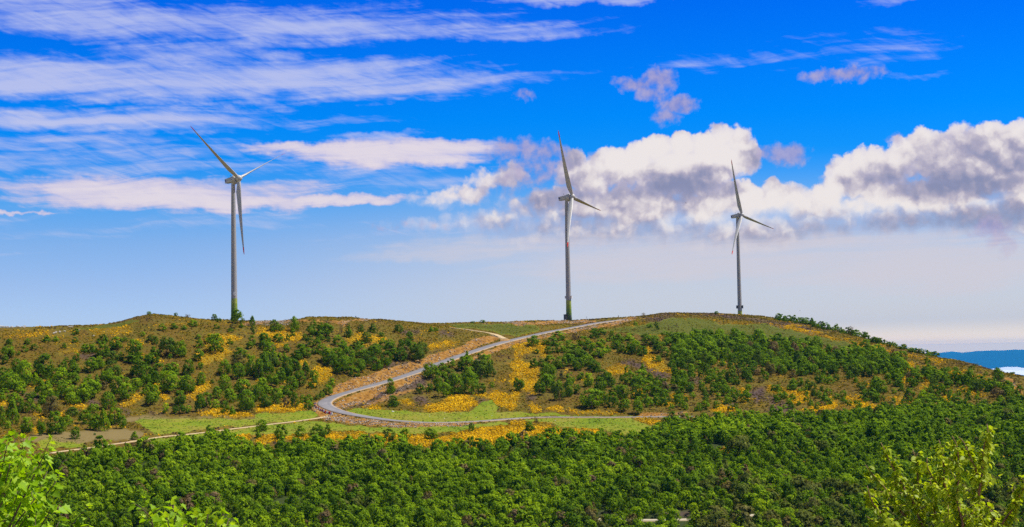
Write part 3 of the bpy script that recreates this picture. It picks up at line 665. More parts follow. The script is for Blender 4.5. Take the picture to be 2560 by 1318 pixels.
def turbine_paint():
    m, N, out = nmat('pale_grey_turbine_paint')
    P = N.new('ShaderNodeTexCoord').outputs['Object']
    n = N.noise(N.vm('MULTIPLY', P, (1, 1, .15)), 1.4, 4, .6, dims='3D')
    c = N.mix(n, (.36, .36, .36), (.44, .44, .435))
    bsdf(N, out, c, .42, spec=.4)
    return m
def tower_paint():
    m, N, out = nmat('tower_paint_with_green_foot')
    P = N.new('ShaderNodeTexCoord').outputs['Object']
    sp = N.new('ShaderNodeSeparateXYZ'); N.put(sp.inputs[0], P); z = sp.outputs[2]
    n = N.noise(N.vm('MULTIPLY', P, (1.2, 1.2, .08)), 1.4, 4, .6, dims='3D')
    grey = N.mix(n, (.28, .28, .285), (.345, .345, .34))
    # faint joints between the tower rings
    fr = N.m('FRACT', N.m('DIVIDE', z, 3.8))
    grey = N.mix(N.m('MULTIPLY', N.m('LESS_THAN', fr, .035), .35), grey, (.25, .25, .25))
    green = N.ramp(N.m('DIVIDE', z, 14.0), [(0, (.05, .10, .012)), (.2, (.08, .15, .014)), (.4, (.13, .21, .018)), (.6, (.20, .28, .028)), (.8, (.29, .35, .06))], 'CONSTANT')
    c = N.mix(N.m('LESS_THAN', z, 14.0), grey, green)
    bsdf(N, out, c, .5, spec=.35)
    return m
MT_PAINT, MT_TOWER = turbine_paint(), tower_paint()
MT_RED = simple('red_blade_tip', (.62, .035, .02), .45, .1)
MT_DARK = simple('dark_grey_metal', (.06, .062, .065), .5)
MT_BLUE = simple('blue_emblem', (.035, .05, .26), .5, .05)
MT_WHITE = simple('white_metal', (.72, .72, .70), .5)

def blade_sections(z0, z1, n):
    """blade along +Z, leading edge +X, thickness Y"""
    V, F = [], []
    L = 44.5; seg = 14
    for i in range(n):
        z = z0 + (z1 - z0) * (i / (n - 1)); s = z / L
        ch = np.interp(s, [0, .035, .09, .17, .3, .5, .7, .88, .96, 1.0], [1.75, 1.8, 2.8, 3.5, 3.0, 2.2, 1.5, .95, .7, .15])
        th = np.interp(s, [0, .035, .09, .17, .3, .5, .7, 1.0], [1.0, 1.0, .55, .34, .26, .22, .19, .17]) * ch
        tw = rad(np.interp(s, [0, .17, .4, 1], [8, 5, 3, 0]) - 99)       # parked: blades feathered into the wind
        bend = -1.3 * s * s
        for k in range(seg):
            a = 2 * math.pi * k / seg; x, y = math.cos(a), math.sin(a)
            blend = np.interp(s, [.03, .15], [0, 1])
            yy = y * (1 - blend * .55 * max(0, -x)); xx = x * ch * .5 - blend * ch * .18
            yy *= th * .5
            V.append((xx * math.cos(tw) - yy * math.sin(tw), xx * math.sin(tw) + yy * math.cos(tw) + bend, z))
    for i in range(n - 1):
        for k in range(seg):
            k2 = (k + 1) % seg; F.append((i * seg + k, i * seg + k2, (i + 1) * seg + k2, (i + 1) * seg + k))
    F.append(tuple(range(seg))); F.append(tuple((n - 1) * seg + k for k in range(seg)))
    return V, F
ME_BLADE = mesh_py('blade', *blade_sections(1.3, 40.2, 26), True, 50)
ME_TIP = mesh_py('blade_tip', *blade_sections(40.2, 44.5, 6), True, 50)

def turbine(label, base, hub, yaw, tilt, phase, R, cone, extras):
    t = empty('wind_turbine', base); prop(t, label, 'wind turbine', 'wind turbines along the ridge')
    ps, ta = rad(yaw), rad(tilt)
    n = Vector((math.sin(ps) * math.cos(ta), -math.cos(ps) * math.cos(ta), math.sin(ta)))
    e1 = Vector((0, 0, 1)).cross(n).normalized(); e2 = n.cross(e1)
    hubl = Vector(hub) - Vector(base)
    top = hubl.z - 2.2
    # tower
    prof = [(2.25, -4), (2.15, 0), (1.9, 3), (1.72, 14), (1.6, 30), (1.42, 52), (1.15, top - 4), (1.05, top)]
    tw = link('tower', mesh_py('tower', *lathe(prof, 36), True, 40), MT_TOWER, t)
    # nacelle: local frame with X along the shaft
    RM = Matrix((n, n.cross(e1).cross(n).normalized() * -1, e2)).transposed()
    RM = Matrix((n, e2.cross(n).normalized(), e2)).transposed().to_4x4()
    axis0 = hubl - n * 4.35                       # on the tower axis, at shaft height
    na = bpy.data.objects.new('nacelle', None)
    X2Z = Matrix.Rotation(rad(90), 4, 'Y')        # lathe axis Z -> X
    gen = lathe([(1.25, -.4), (1.9, .1), (2.45, .7), (2.65, 1.3), (2.65, 2.1), (2.45, 2.6), (1.7, 2.85)], 36, M=X2Z)
    rear = rbox(6.2, 2.7, 2.5, (-2.2, 0, .15), .28, 1.25)
    neck = lathe([(1.15, -2.6), (1.3, -1.2), (1.35, 0)], 28)
    V, F = join([gen, rear, neck])
    na = link('nacelle', mesh_py('nacelle', V, F, True, 35), MT_PAINT, t)
    na.matrix_local = Matrix.Translation(axis0) @ RM
    mast = join([lathe([(.05, 1.2), (.05, 2.6)], 8), rbox(.9, .12, .1, (0, 0, 2.55), 0), lathe([(.16, 2.6), (.16, 2.85)], 8)])
    an = link('wind_sensor', mesh_py('wind_sensor', *mast), MT_DARK, na); an.location = (-1.6, 0, .3)
    for side in (-1, 1):
        mk = []
        for q in range(3):
            mk.append(rbox(.95, .05, .95 + .1 * (q == 1), (-4.5 + q * 1.35, 1.40 * side, .2), .01))
            mk.append(rbox(.35, .06, .3, (-4.5 + q * 1.35, 1.415 * side, .2), .01))
        link('emblem', mesh_py('emblem', *join(mk[0::2])), MT_BLUE, na)
    vent = link('rear_hatch', mesh_py('rear_hatch', *rbox(.06, 1.6, 1.3, (-5.32, 0, .15), .02)), MT_DARK, na)
    # hub and blades
    hb = lathe([(1.5, -1.35), (1.75, -.9), (1.8, .2), (1.65, .9), (1.2, 1.5), (.6, 1.85), (.05, 1.95)], 30, M=X2Z)
    sock = []
    for k in range(3):
        a = phase + k * 120; Mb = Matrix.Rotation(rad(-a) + math.pi / 2, 4, 'X')
        sock.append(lathe([(1.05, .6), (1.05, 1.9), (.98, 2.05)], 20, M=Matrix.Rotation(-rad(a - 90), 4, 'X').inverted()))
    ho = link('hub', mesh_py('hub', *join([hb] + sock), True, 35), MT_PAINT, t)
    ho.matrix_local = Matrix.Translation(hubl) @ RM
    sc = R / 44.5
    for k in range(3):
        a = rad(phase + 120 * k); r = e1 * math.cos(a) + e2 * math.sin(a)
        c = rad(cone); z = (r * math.cos(c) + n * math.sin(c)).normalized(); nn = (n * math.cos(c) - r * math.sin(c)).normalized()
        x = nn.cross(z) * -1
        B = Matrix((x, z.cross(x), z)).transposed().to_4x4()
        b = link('blade', ME_BLADE, [], t) if k or len(ME_BLADE.materials) else link('blade', ME_BLADE, MT_PAINT, t)
        b.matrix_local = Matrix.Translation(hubl) @ B @ Matrix.Scale(sc, 4)
        tp = link('blade_tip', ME_TIP, [] if len(ME_TIP.materials) else MT_RED, b); tp['label'] = 'red painted blade tip'
    # boxes hung on the tower above the green foot, door steps
    for (ang, zz, s) in extras:
        a = rad(ang); rr = 1.72
        M = Matrix.Rotation(a, 4, 'Z')
        bx = join([rbox(.75 * s, 1.3 * s, 1.5 * s, (rr + .3 * s, 0, zz), .08, M=M), rbox(.95 * s, 1.5 * s, .14, (rr + .3 * s, 0, zz + .82 * s), .03, M=M)])
        link('equipment_box', mesh_py('equipment_box', *bx), MT_DARK if s > 1.2 else MT_WHITE, tw)
    for zz in (2.6,):
        a = rad(-62); M = Matrix.Rotation(a, 4, 'Z')
        dr = link('door', mesh_py('door', *rbox(.16, 1.05, 2.3, (2.0, 0, zz + .3), .03, M=M)), MT_DARK, tw)
        st = [rbox(.3, 1.2, .08, (2.2 + .28 * q, 0, zz - 1.0 - .36 * q), 0, M=M) for q in range(6)] + [rbox(1.9, .05, .05, (2.9, sy * .6, zz - .5), 0, M=M) for sy in (-1, 1)]
        link('entry_stair', mesh_py('entry_stair', *join(st)), MT_DARK, tw)
    return t
def at_range(u, v, r):
    d = ray(u, v); k = r / math.hypot(d[0], d[1]); return Vector((d[0] * k, d[1] * k, d[2] * k))
for (lab, bu, bv, rng_, hu, hv, yw, ti, ph, R, cn, ex) in (
    ('grey wind turbine with a tree at its foot, leftmost and nearest of three', 590, 808, 900, 597, 446, 57.1, 7.6, 144.4, 44.8, .55, [(-75, 16.2, 1.0)]),
    ('grey wind turbine beside the road where it meets the ridge, middle of three', 1423, 803, 1045, 1431, 492, 66.6, 6.7, 112.0, 46.0, 1.75, [(-20, 16.0, 1.1), (172, 16.0, 1.0), (-158, 2.9, 2.2)]),
    ('grey wind turbine behind the bare right summit, farthest of three', 1851, 795, 1275, 1855, 538, 52.6, 5.6, -12.1, 46.0, 3.2, [(-12, 17.0, 1.5), (190, 17.0, 1.5)])):
    b = at_range(bu, bv, rng_); h = at_range(hu, hv, rng_)
    # the tower stands under its shaft, which carries the rotor 4.35 m out in front
    nx = math.sin(rad(yw)) * math.cos(rad(ti)) * 4.35; ny = -math.cos(rad(yw)) * math.cos(rad(ti)) * 4.35
    b = Vector((h.x - nx, h.y - ny, b.z)); b.z = min(b.z, float(H(b.x, b.y)) + .2)
    turbine(lab, b, h, yw, ti, ph, R, cn, ex)

# ------------------------------------------------------------------ foliage
def foliage_mat(name, obj, trans=.42):
    m, N, out = nmat(name)
    an = N.new('ShaderNodeAttribute', attribute_name='tint', attribute_type='OBJECT' if obj else 'GEOMETRY').outputs['Fac']
    lf = N.attr('leaf')
    c = N.ramp(an, [(0.0, (.20, .135, .075)), (.10, (.20, .16, .055)), (.2, (.14, .165, .030)), (.30, (.085, .165, .006)), (.5, (.15, .255, .006)), (.7, (.215, .335, .007)), (.86, (.28, .40, .008)), (1.0, (.30, .40, .010))])
    hs = N.new('ShaderNodeHueSaturation'); N.put(hs.inputs['Color'], c); N.put(hs.inputs['Value'], N.m('MULTIPLY_ADD', lf, 1.0, .55)); N.put(hs.inputs['Hue'], N.m('MULTIPLY_ADD', lf, -.03, .515))
    d = N.new('ShaderNodeBsdfPrincipled'); N.put(d.inputs['Base Color'], hs.outputs[0]); d.inputs['Roughness'].default_value = .7; d.inputs['Specular IOR Level'].default_value = .04
    t = N.new('ShaderNodeBsdfTranslucent'); N.put(t.inputs[0], N.mix(1.0, hs.outputs[0], (1.25, 1.2, .6), 'MULTIPLY'))
    mx = N.new('ShaderNodeMixShader'); mx.inputs[0].default_value = trans
    N.t.links.new(d.outputs[0], mx.inputs[1]); N.t.links.new(t.outputs[0], mx.inputs[2]); N.t.links.new(mx.outputs[0], out.inputs[0])
    return m
MF_OBJ, MF_GEO = foliage_mat('tree_foliage', True), foliage_mat('massed_foliage', False)
M_BARK = simple('grey_brown_bark', (.10, .075, .055), .9, .3, 6.0, .1)

def profile(style, t):
    if style == 'cone': return np.where(t < .18, .75 + 1.4 * t, (np.clip(1 - t, 0, 1) / .82) ** .8)
    if style == 'round': return np.sqrt(np.clip(1 - (2 * t - 1) ** 2, 0, 1)) ** .9
    if style == 'tall': return np.where(t < .3, .7 + t, np.sqrt(np.clip(1 - ((t - .3) / .7) ** 2, 0, 1)) ** 1.2)
    return np.where(t < .3, .78 + .73 * t, np.sqrt(np.clip(1 - ((t - .3) / .7) ** 2, 0, 1)))
def crown(style, nq, seed, size=.085, clumps=34, gap=.0):
    """leaf-clump faces filling a crown of height 1 and width 1: verts (4n, 3), leaf brightness (n)"""
    g = np.random.default_rng(seed)
    lop = g.uniform(-.12, .12, 2)
    tc = g.uniform(.04, .98, clumps); ac = g.uniform(0, 2 * np.pi, clumps) + np.arange(clumps) * 2.4
    rc = .5 * profile(style, tc) * g.uniform(.72, .88, clumps)
    C = np.stack([rc * np.cos(ac) + lop[0] * tc, rc * np.sin(ac) + lop[1] * tc, tc * .93 + .02], 1)
    k = g.integers(0, clumps, nq)
    off = g.normal(size=(nq, 3)); off /= np.linalg.norm(off, axis=1)[:, None] + 1e-9
    cr = g.uniform(.13, .21, clumps)[k] * (.45 + .55 * profile(style, np.clip(tc, 0, 1))[k])
    p = C[k] + off * (cr * g.uniform(.55, 1.0, nq))[:, None] * np.array([1, 1, .8])
    out = p - np.array([0, 0, .32]); out[:, 2] *= .75; out /= np.linalg.norm(out, axis=1)[:, None] + 1e-9
    nrm = out * 1.0 + off * .5 + g.normal(size=(nq, 3)) * .16; nrm /= np.linalg.norm(nrm, axis=1)[:, None]
    a = np.cross(nrm, g.normal(size=(nq, 3))); a /= np.linalg.norm(a, axis=1)[:, None]; b = np.cross(nrm, a)
    s = (size * 1.2 * g.uniform(.6, 1.15, nq))[:, None]
    v = np.stack([p + a * s, p + b * s * .62, p - a * s, p - b * s * .62], 1)
    v[:, :, 2] = np.maximum(v[:, :, 2], 0)
    bright = np.clip(.5 + g.normal(0, .16, clumps)[k] + g.normal(0, .16, nq), 0, 1)
    return v.reshape(-1, 3), bright
def quads(n): return np.arange(4 * n, dtype=np.int32).reshape(n, 4)
PROTO = []
for i, (sty, n_, sz, cl) in enumerate([('dome', 900, .052, 44), ('dome', 900, .055, 38), ('round', 850, .055, 40), ('tall', 900, .052, 46), ('cone', 850, .052, 46), ('dome', 850, .056, 34), ('dome', 900, .055, 40), ('round', 850, .058, 36), ('dome', 950, .050, 50), ('tall', 900, .05, 48)]):
    PROTO.append(crown(sty, n_, 100 + i, sz, cl))
LITE = [crown(s, 260, 300 + i, .092, 30) for i, s in enumerate(['dome', 'round', 'tall', 'dome', 'cone', 'dome', 'dome', 'tall'])]
FINE = [crown(s, 430, 400 + i, .068, 36) for i, s in enumerate(['dome', 'round', 'tall', 'dome', 'cone', 'dome', 'dome', 'tall'])]
THIN = [crown(s, 150, 500 + i, .05, 26) for i, s in enumerate(['round', 'tall'])]
def crown_mesh(i, table=PROTO, tag='crown'):
    v, b = table[i]; me = mesh_np(tag, v, quads(len(b)), False, {'leaf': b}); return me
CROWN_ME = [crown_mesh(i) for i in range(len(PROTO))]
for me in CROWN_ME: me.materials.append(MF_OBJ)
THIN_ME = [crown_mesh(i, THIN) for i in range(2)]
for me in THIN_ME: me.materials.append(MF_OBJ)
def tube(pts, rads, seg=6):
    V, F = [], []
    for i, p in enumerate(pts):
        p = Vector(p); d = (Vector(pts[min(i + 1, len(pts) - 1)]) - Vector(pts[max(i - 1, 0)])).normalized()
        a = d.orthogonal().normalized(); b = d.cross(a)
        for k in range(seg):
            t = 2 * math.pi * k / seg; V.append(p + (a * math.cos(t) + b * math.sin(t)) * rads[i])
    for i in range(len(pts) - 1):
        for k in range(seg):
            k2 = (k + 1) % seg; F.append((i * seg + k, i * seg + k2, (i + 1) * seg + k2, (i + 1) * seg + k))
    F.append(tuple(range(seg)))
    F.append(tuple((len(pts) - 1) * seg + k for k in range(seg)))
    return V, F
def trunk_mesh(seed, limbs=7, r=.035, spread=.36):
    g = random.Random(seed); parts = []
    pts = [(0, 0, -.08)] + [(g.uniform(-.02, .02), g.uniform(-.02, .02), z) for z in (.15, .35, .55, .75)]
    parts.append(tube(pts, [r, r * .8, r * .65, r * .4, r * .15]))
    for k in range(limbs):
        z = .15 + .5 * k / limbs; a = k * 2.4 + g.uniform(-.3, .3); L = spread * g.uniform(.7, 1.1)
        parts.append(tube([(0, 0, z), (L * .5 * math.cos(a), L * .5 * math.sin(a), z + L * .3), (L * math.cos(a), L * math.sin(a), z + L * .75)], [r * .45, r * .3, r * .08], 5))
    me = mesh_py('trunk', *join(parts)); me.materials.append(M_BARK); return me
TRUNK_ME = [trunk_mesh(s) for s in range(4)]
BARE_ME = [trunk_mesh(50 + s, 22, .03, .48) for s in range(2)]

def add_tree(x, y, w, h, tint, label, group=None, style=None, name='tree', thin=False):
    t = empty(name, (x, y, float(H(x, y)) - .12), random.uniform(0, 6.28), (w, w, h))
    prop(t, label, 'tree' if name != 'bush' else 'bush', group)
    me = random.choice(THIN_ME) if thin else CROWN_ME[style if style is not None else random.randrange(len(CROWN_ME))]
    c = bpy.data.objects.new('crown', me); COL.objects.link(c); c.parent = t; c['tint'] = float(tint)
    k = bpy.data.objects.new('trunk', random.choice(BARE_ME if thin else TRUNK_ME)); COL.objects.link(k); k.parent = t
    return t

# trees of the open hillside as they stand in the photograph: centre, foot, width, height in the enlarged quarters
HT1 = [(100,400,60,60),(70,515,110,115),(45,580,60,80),(245,465,55,65),(335,440,60,50),(455,365,90,60),(535,360,60,50),(735,300,65,60),(990,375,110,80),(1125,440,120,110),(995,515,120,140),(1090,560,120,95),(900,470,80,85),(820,470,80,80),(740,550,60,80),(445,540,60,60),(620,430,40,50),(700,590,60,50),(1170,540,60,70),(1310,530,140,170),(1215,360,50,40),(1380,310,50,40),(1575,255,70,60),(1690,240,70,50),(1780,245,60,40),(1870,215,80,60),(2455,290,45,80),(2335,230,50,45),(2260,240,55,50),(2100,240,50,50),(2235,270,60,35),(1460,360,80,60),(1510,390,50,70),(1620,490,140,170),(1510,500,90,85),(1745,505,110,130),(1770,440,60,80),(1935,420,70,75),(1920,335,50,40),(2080,465,130,160),(2050,380,100,80),(2230,390,60,50),(1925,545,90,100),(1940,625,60,60),(2445,400,60,90),(2420,430,60,60),
(415,690,170,180),(230,790,150,220),(150,690,100,150),(345,790,80,120),(100,720,80,90),(560,780,180,150),(600,690,90,120),(710,680,110,100),(720,770,110,100),(640,900,180,150),(470,910,120,120),(400,900,130,170),(700,970,120,110),(800,950,130,160),(880,650,120,120),(960,620,80,80),(880,900,170,180),(940,800,80,110),(1030,770,120,140),(1100,700,140,140),(1150,880,150,170),(1220,930,130,140),(1340,700,140,180),(1310,840,110,110),(1420,780,120,160),(1420,600,80,90),(1280,560,120,60),(1520,740,150,150),(1650,660,150,80),(1640,850,180,180),(1820,855,130,150),(1820,690,100,140),(1700,690,80,60),(1955,780,85,110),(1050,1020,130,160),(45,910,90,90),(80,830,200,150),(20,760,60,100),(150,950,140,90),(280,930,60,60),(290,1050,100,120),(120,1170,130,250),(190,1050,90,120),(500,1090,160,180),(370,1060,60,80),(895,1070,105,95),(1010,1230,110,200),(1110,1170,130,150),(1190,1210,80,120),(920,1220,150,150),(820,1160,120,120),(700,1090,140,90),(545,1260,160,200),(660,1180,90,90),(255,1250,110,140),(405,1275,75,150),(130,1280,80,70),(75,1210,60,80),(20,1190,60,180),(1460,980,110,120),(1500,950,90,150),(1410,880,80,80),(1740,980,110,130),(1600,1060,60,90),(1740,1065,120,90),(1820,1060,60,70),(1935,1045,90,160),(2000,1000,100,130),(2090,1010,80,80),(2100,920,90,110),(2180,1060,90,110),(2250,1070,60,80),(2380,1030,160,180),(2230,950,120,120),(2340,900,150,160),(2470,930,80,130),(2180,840,110,150),(2320,720,130,140),(2430,690,110,180),(2180,680,110,130),(2330,510,120,80),(2310,600,120,100),(2055,770,40,40)]
HT2 = [(180,265,90,105),(245,260,50,60),(375,265,85,135),(355,315,50,80),(553,215,50,60),(535,305,90,90),(590,290,70,90),(680,305,130,125),(893,320,75,110),(1012,275,55,75),(1140,275,85,85),(1380,278,85,75),(1697,268,55,50),(1745,265,40,40),(1218,320,60,45),(1075,378,95,100),(215,365,90,75),(312,355,35,65),(470,345,45,55),(620,360,80,90),(530,410,95,95),(600,405,50,80),(697,365,55,50),(795,400,90,90),(85,400,110,110),(130,500,110,120),(70,440,80,80),(295,465,60,75),(450,520,150,120),(390,545,100,90),(555,490,60,70),(640,480,100,90),(690,560,120,120),(720,600,120,130),(800,540,110,110),(850,480,110,90),(900,580,130,150),(960,430,110,80),(1020,520,120,110),(1060,600,110,130),(1130,560,130,140),(1170,640,110,110),(1230,430,80,90),(1250,600,110,130),(1300,490,110,110),(1290,420,90,70),(1340,540,90,100),(1400,550,110,120),(1450,440,120,110),(1490,360,70,90),(1440,520,120,100),(1560,540,130,130),(1610,480,110,110),(1520,460,90,90),(870,660,150,150),(795,670,90,100),(1000,650,110,110),(960,700,90,80),(1160,480,110,90),(1000,420,90,60),(850,420,60,60),
(90,700,160,220),(30,730,80,180),(150,640,110,150),(110,560,90,90),(300,720,110,190),(200,600,100,120),(270,540,60,70),(370,640,90,120),(420,800,120,140),(480,695,80,140),(230,760,100,130),(60,860,120,130),(30,940,110,150),(150,800,110,130),(185,970,90,140),(240,900,60,100),(90,1000,120,110),(300,910,80,110),(355,860,110,150),(375,1005,75,140),(290,1000,60,90),(455,960,50,80),(510,1020,80,80),(640,900,60,60),(730,800,70,80),(700,870,80,90),(590,930,50,50),(500,960,80,80),
(55,1230,110,100),(240,1310,110,130),(425,1290,90,100),(600,1310,150,130),(690,1270,55,100),(20,1300,60,80),(1290,1330,110,110),(1440,1340,90,120),
(1700,720,130,150),(1890,610,70,80),(1800,680,100,100),(2050,560,70,100),(2030,640,150,130),(2180,720,140,160),(2230,640,120,140),(2280,700,100,120),(2175,540,60,70),(2140,650,100,110),(1820,900,120,150),(1790,830,130,160),(1960,870,140,180),(1880,790,130,150),(2090,870,150,190),(2060,740,130,120),(1900,880,60,80),(2180,870,80,100),(1685,850,70,75),(1335,995,100,100),(2290,810,50,50),(1590,870,80,90)]
HT3 = [(205,405,110,90),(230,480,60,40),(455,350,110,80),(320,400,60,50),(390,400,100,70),(465,470,90,100),(370,480,90,70),(620,350,70,60),(690,400,110,80),(560,440,110,80),(620,480,110,80),(540,510,80,70),(680,540,120,90),(740,440,100,80),(800,330,100,90),(870,300,80,60),(860,420,90,80),(830,515,150,130),(930,470,70,70),(960,300,50,40),(960,360,100,70),(1040,380,110,90),(1000,430,90,70),(1060,470,90,80),(1130,480,80,90),(1130,350,110,60),(1200,480,110,110),(1260,500,90,90),(1160,420,90,80),(1350,400,160,90),(1300,350,100,60),(1420,470,120,100),(1480,510,80,90),(1400,560,80,60),(1500,400,90,70),(1560,360,150,80),(1640,420,110,80),(1570,440,80,60),(1740,340,70,60),(1850,330,130,80),(1900,360,90,60),
(370,590,100,90),(470,620,120,100),(560,600,130,110),(640,640,100,110),(720,600,130,100),(800,640,120,90),(600,530,150,90),(700,540,120,90),(205,620,70,90),(280,600,70,65),(820,660,70,80),(320,700,120,130),(380,750,110,150),(340,840,150,150),(420,860,80,100),(265,880,100,130),(75,845,100,130),(485,740,70,90),(455,800,60,60),(455,930,100,150),(545,900,90,160),(620,865,70,80),(560,780,80,110),(665,735,75,75),(740,800,90,120),(860,850,110,130),(890,740,140,100),(940,800,110,120),(770,1000,200,160),(820,920,100,90),(900,980,90,120),(975,1000,100,130),(1085,1040,110,110),(1070,920,120,120),(1040,870,80,90),(980,880,80,80),(1120,690,60,90),(1150,780,110,110),(1075,770,70,80),(1240,770,130,120),(1270,670,70,90),(1200,790,80,80),(1340,730,40,45),(1400,870,110,120),(1410,930,60,60),(1330,830,90,80),(1330,1000,80,90),(1225,1060,90,120),(1480,860,120,80),(1570,840,70,60),(1630,820,130,160),(1620,700,80,60),(1720,860,80,90),(1680,790,90,90),
(1200,210,40,40),(1410,250,50,75),(1335,225,60,30),(1480,300,60,40),(1550,1160,110,110),(1500,1190,60,80),(170,1225,80,60),(1410,1255,60,60)]
HT4 = [(225,830,90,90),(100,930,80,80),(155,920,40,90),(55,840,40,50),(30,710,90,150),(490,765,65,65),(440,890,45,60),(550,950,90,90),(570,980,70,60),(665,925,65,60),(735,965,60,65),(880,1010,60,70),(480,1000,50,50),(420,985,60,60),(340,850,40,40),(380,830,60,50),(1050,830,130,120),(1100,860,100,110),(1000,930,140,110),(930,920,80,80),(1275,800,70,80),(1420,800,90,80),(1380,900,80,80),(1350,900,60,90),(1570,850,40,60),(1640,870,90,90),(1590,780,40,70),(1680,830,40,60),(1630,740,80,80),(1750,800,80,70),(1440,960,60,50),(1500,940,110,80),(1580,950,100,80),(1650,940,90,80),(1740,880,80,80),(1800,950,60,50),(2035,890,35,45),(1240,560,90,90),(1545,580,60,60),(1380,700,80,100),(1440,720,40,60),(1560,660,60,60),(1750,660,50,50),(1820,670,60,60),(1970,640,60,40),(2110,690,40,30),(1960,850,60,60),(2230,750,90,110),(2340,850,90,90),(2320,890,100,90),(2400,930,90,100),(2150,840,100,90),(2220,900,120,80),(2430,860,60,70),(1720,690,100,70)]
hill = []                                               # (u, v, w, h) in photograph pixels
for lst, ox in ((HT1, 0), (HT2, 640), (HT3, 1280), (HT4, 1920)):
    hill += [(ox + x / K3, 760 + y / K3, w / K3, h / K3) for x, y, w, h in lst]
def poly_scatter(poly, n, wlo, whi, ar=(.85, 1.25), gap=12):
    pu = [p[0] for p in poly]; pv = [p[1] for p in poly]; img = raster([(1, poly)], 1, 6)
    got = []; tries = 0
    while len(got) < n and tries < n * 30:
        tries += 1
        u, v = random.uniform(min(pu), max(pu)), random.uniform(min(pv), max(pv))
        if sample(img, u, v) < .5: continue
        if sample(M_EARTH, u, v) > .4 or sample(M_GRASS, u, v) > .5: continue
        if any(abs(u - a) < gap * 1.0 and abs(v - b) < gap * .55 for a, b, _, _ in got): continue
        w = random.uniform(wlo, whi); got.append((u, v, w, w * random.uniform(*ar)))
    return got
hill += poly_scatter(Q3((1560, 360), (1750, 340), (1900, 350), (2200, 350), (2481, 380), (2481, 620), (2300, 600), (2100, 560), (1900, 540), (1700, 560), (1560, 560)), 110, 16, 30, gap=9)
hill += poly_scatter(Q3((1560, 560), (2000, 580), (2481, 620), (2481, 800), (2200, 800), (1700, 760), (1540, 700)), 42, 14, 26, gap=13)
hill += poly_scatter(Q3((1180, 760), (1700, 760), (2300, 800), (2330, 960), (2150, 1060), (1650, 1050), (1200, 1000)), 60, 12, 24, gap=13)
hill += poly_scatter(Q4((0, 370), (250, 390), (800, 450), (1100, 480), (1280, 560), (1400, 640), (1700, 700), (2000, 760), (2300, 830), (2400, 930), (2000, 830), (1500, 740), (1000, 720), (600, 700), (0, 690)), 230, 13, 28, gap=8)
hill += poly_scatter(Q4((0, 690), (600, 700), (1000, 720), (1500, 740), (2000, 830), (2400, 930), (1700, 950), (1300, 980), (1000, 1000), (700, 1040), (0, 1040)), 75, 10, 20, gap=12)
hill += poly_scatter(Q1((0, 560), (900, 560), (1700, 560), (1900, 800), (1300, 900), (500, 1000), (0, 1000)), 34, 12, 26, gap=15)
hill += poly_scatter(Q1((0, 330), (1500, 300), (2481, 300), (2481, 560), (0, 560)), 9, 8, 16, gap=22)
hill += poly_scatter(Q2((0, 480), (600, 500), (560, 900), (0, 1000)), 9, 12, 24, gap=14)
skyline = [(1945 + i * 8.6 + random.uniform(-3, 3), None, random.uniform(14, 25), random.uniform(11, 24) * (1 - .35 * i / 44)) for i in range(47)]

def zone(u, v):
    if v > 1050 and u > 620: return ('green tree standing in yellow broom at the forest edge below the road', 'trees in the broom below the road')
    if u < 335 and v > 985: return ('rounded green tree at the foot of the left slope by the dry grass', 'trees by the dry grass')
    if u < 560 and v > 900: return ('dense green tree in the thicket covering the lower left slope', 'thicket on the lower left slope')
    if u < 620: return ('dark tree scattered on the open brown heath of the upper left slope', 'trees on the upper left heath')
    if u < 800 and v > 858: return ('tall green tree in the thicket between the left meadow and the hairpin bend', 'thicket left of the hairpin bend')
    if u < 1085 and v > 858: return ('dark tree in the copse above the ochre road cutting', 'copse above the road cutting')
    if u < 1130: return ('small dark tree on the heath below the middle of the ridge', 'trees below the middle ridge')
    if u < 1250 and v < 1010: return ('dark green tree in the clump just below the climbing road', 'clump below the climbing road')
    if v < 900 and u < 1930: return ('dark green tree in the wood beneath the bare right summit', 'wood beneath the right summit')
    if u < 1720: return ('green tree among broom on the slope above the inner hairpin meadow', 'trees above the inner meadow')
    return ('green tree on the long broken slope falling away to the right', 'trees on the long right slope')
hill.sort(key=lambda q: -q[2] * q[3])
def tint_hill(u, v):
    t = random.gauss(.42, .11)
    if v > 960 and u < 700: t += .12
    if random.random() < .035: return random.uniform(.02, .16)
    return min(.85, max(.27, t))
stuff_trees = []                                        # (x, y, w, h, tint)
INDIV = 285
for i, (u, v, w, h) in enumerate(hill):
    x, y, z = hit(u, v); s = y / FPX * 1.02
    W, Hh, T = w * s * 1.16, h * s * 1.12, tint_hill(u, v)
    if i < INDIV:
        lb, gr = zone(u, v); add_tree(x, y, W, Hh, T, lb, gr, name='hillside_tree')
    else: stuff_trees.append((x, y, W, Hh, T))
for u, v, w, h in skyline:
    vv = np.interp(u, [r[0] for r in RIDGE], [r[1] for r in RIDGE]) + random.uniform(-1, 4); x, y, z = hit(u, vv); s = y / FPX
    stuff_trees.append((x, y, w * s, h * s, random.uniform(.25, .45)))
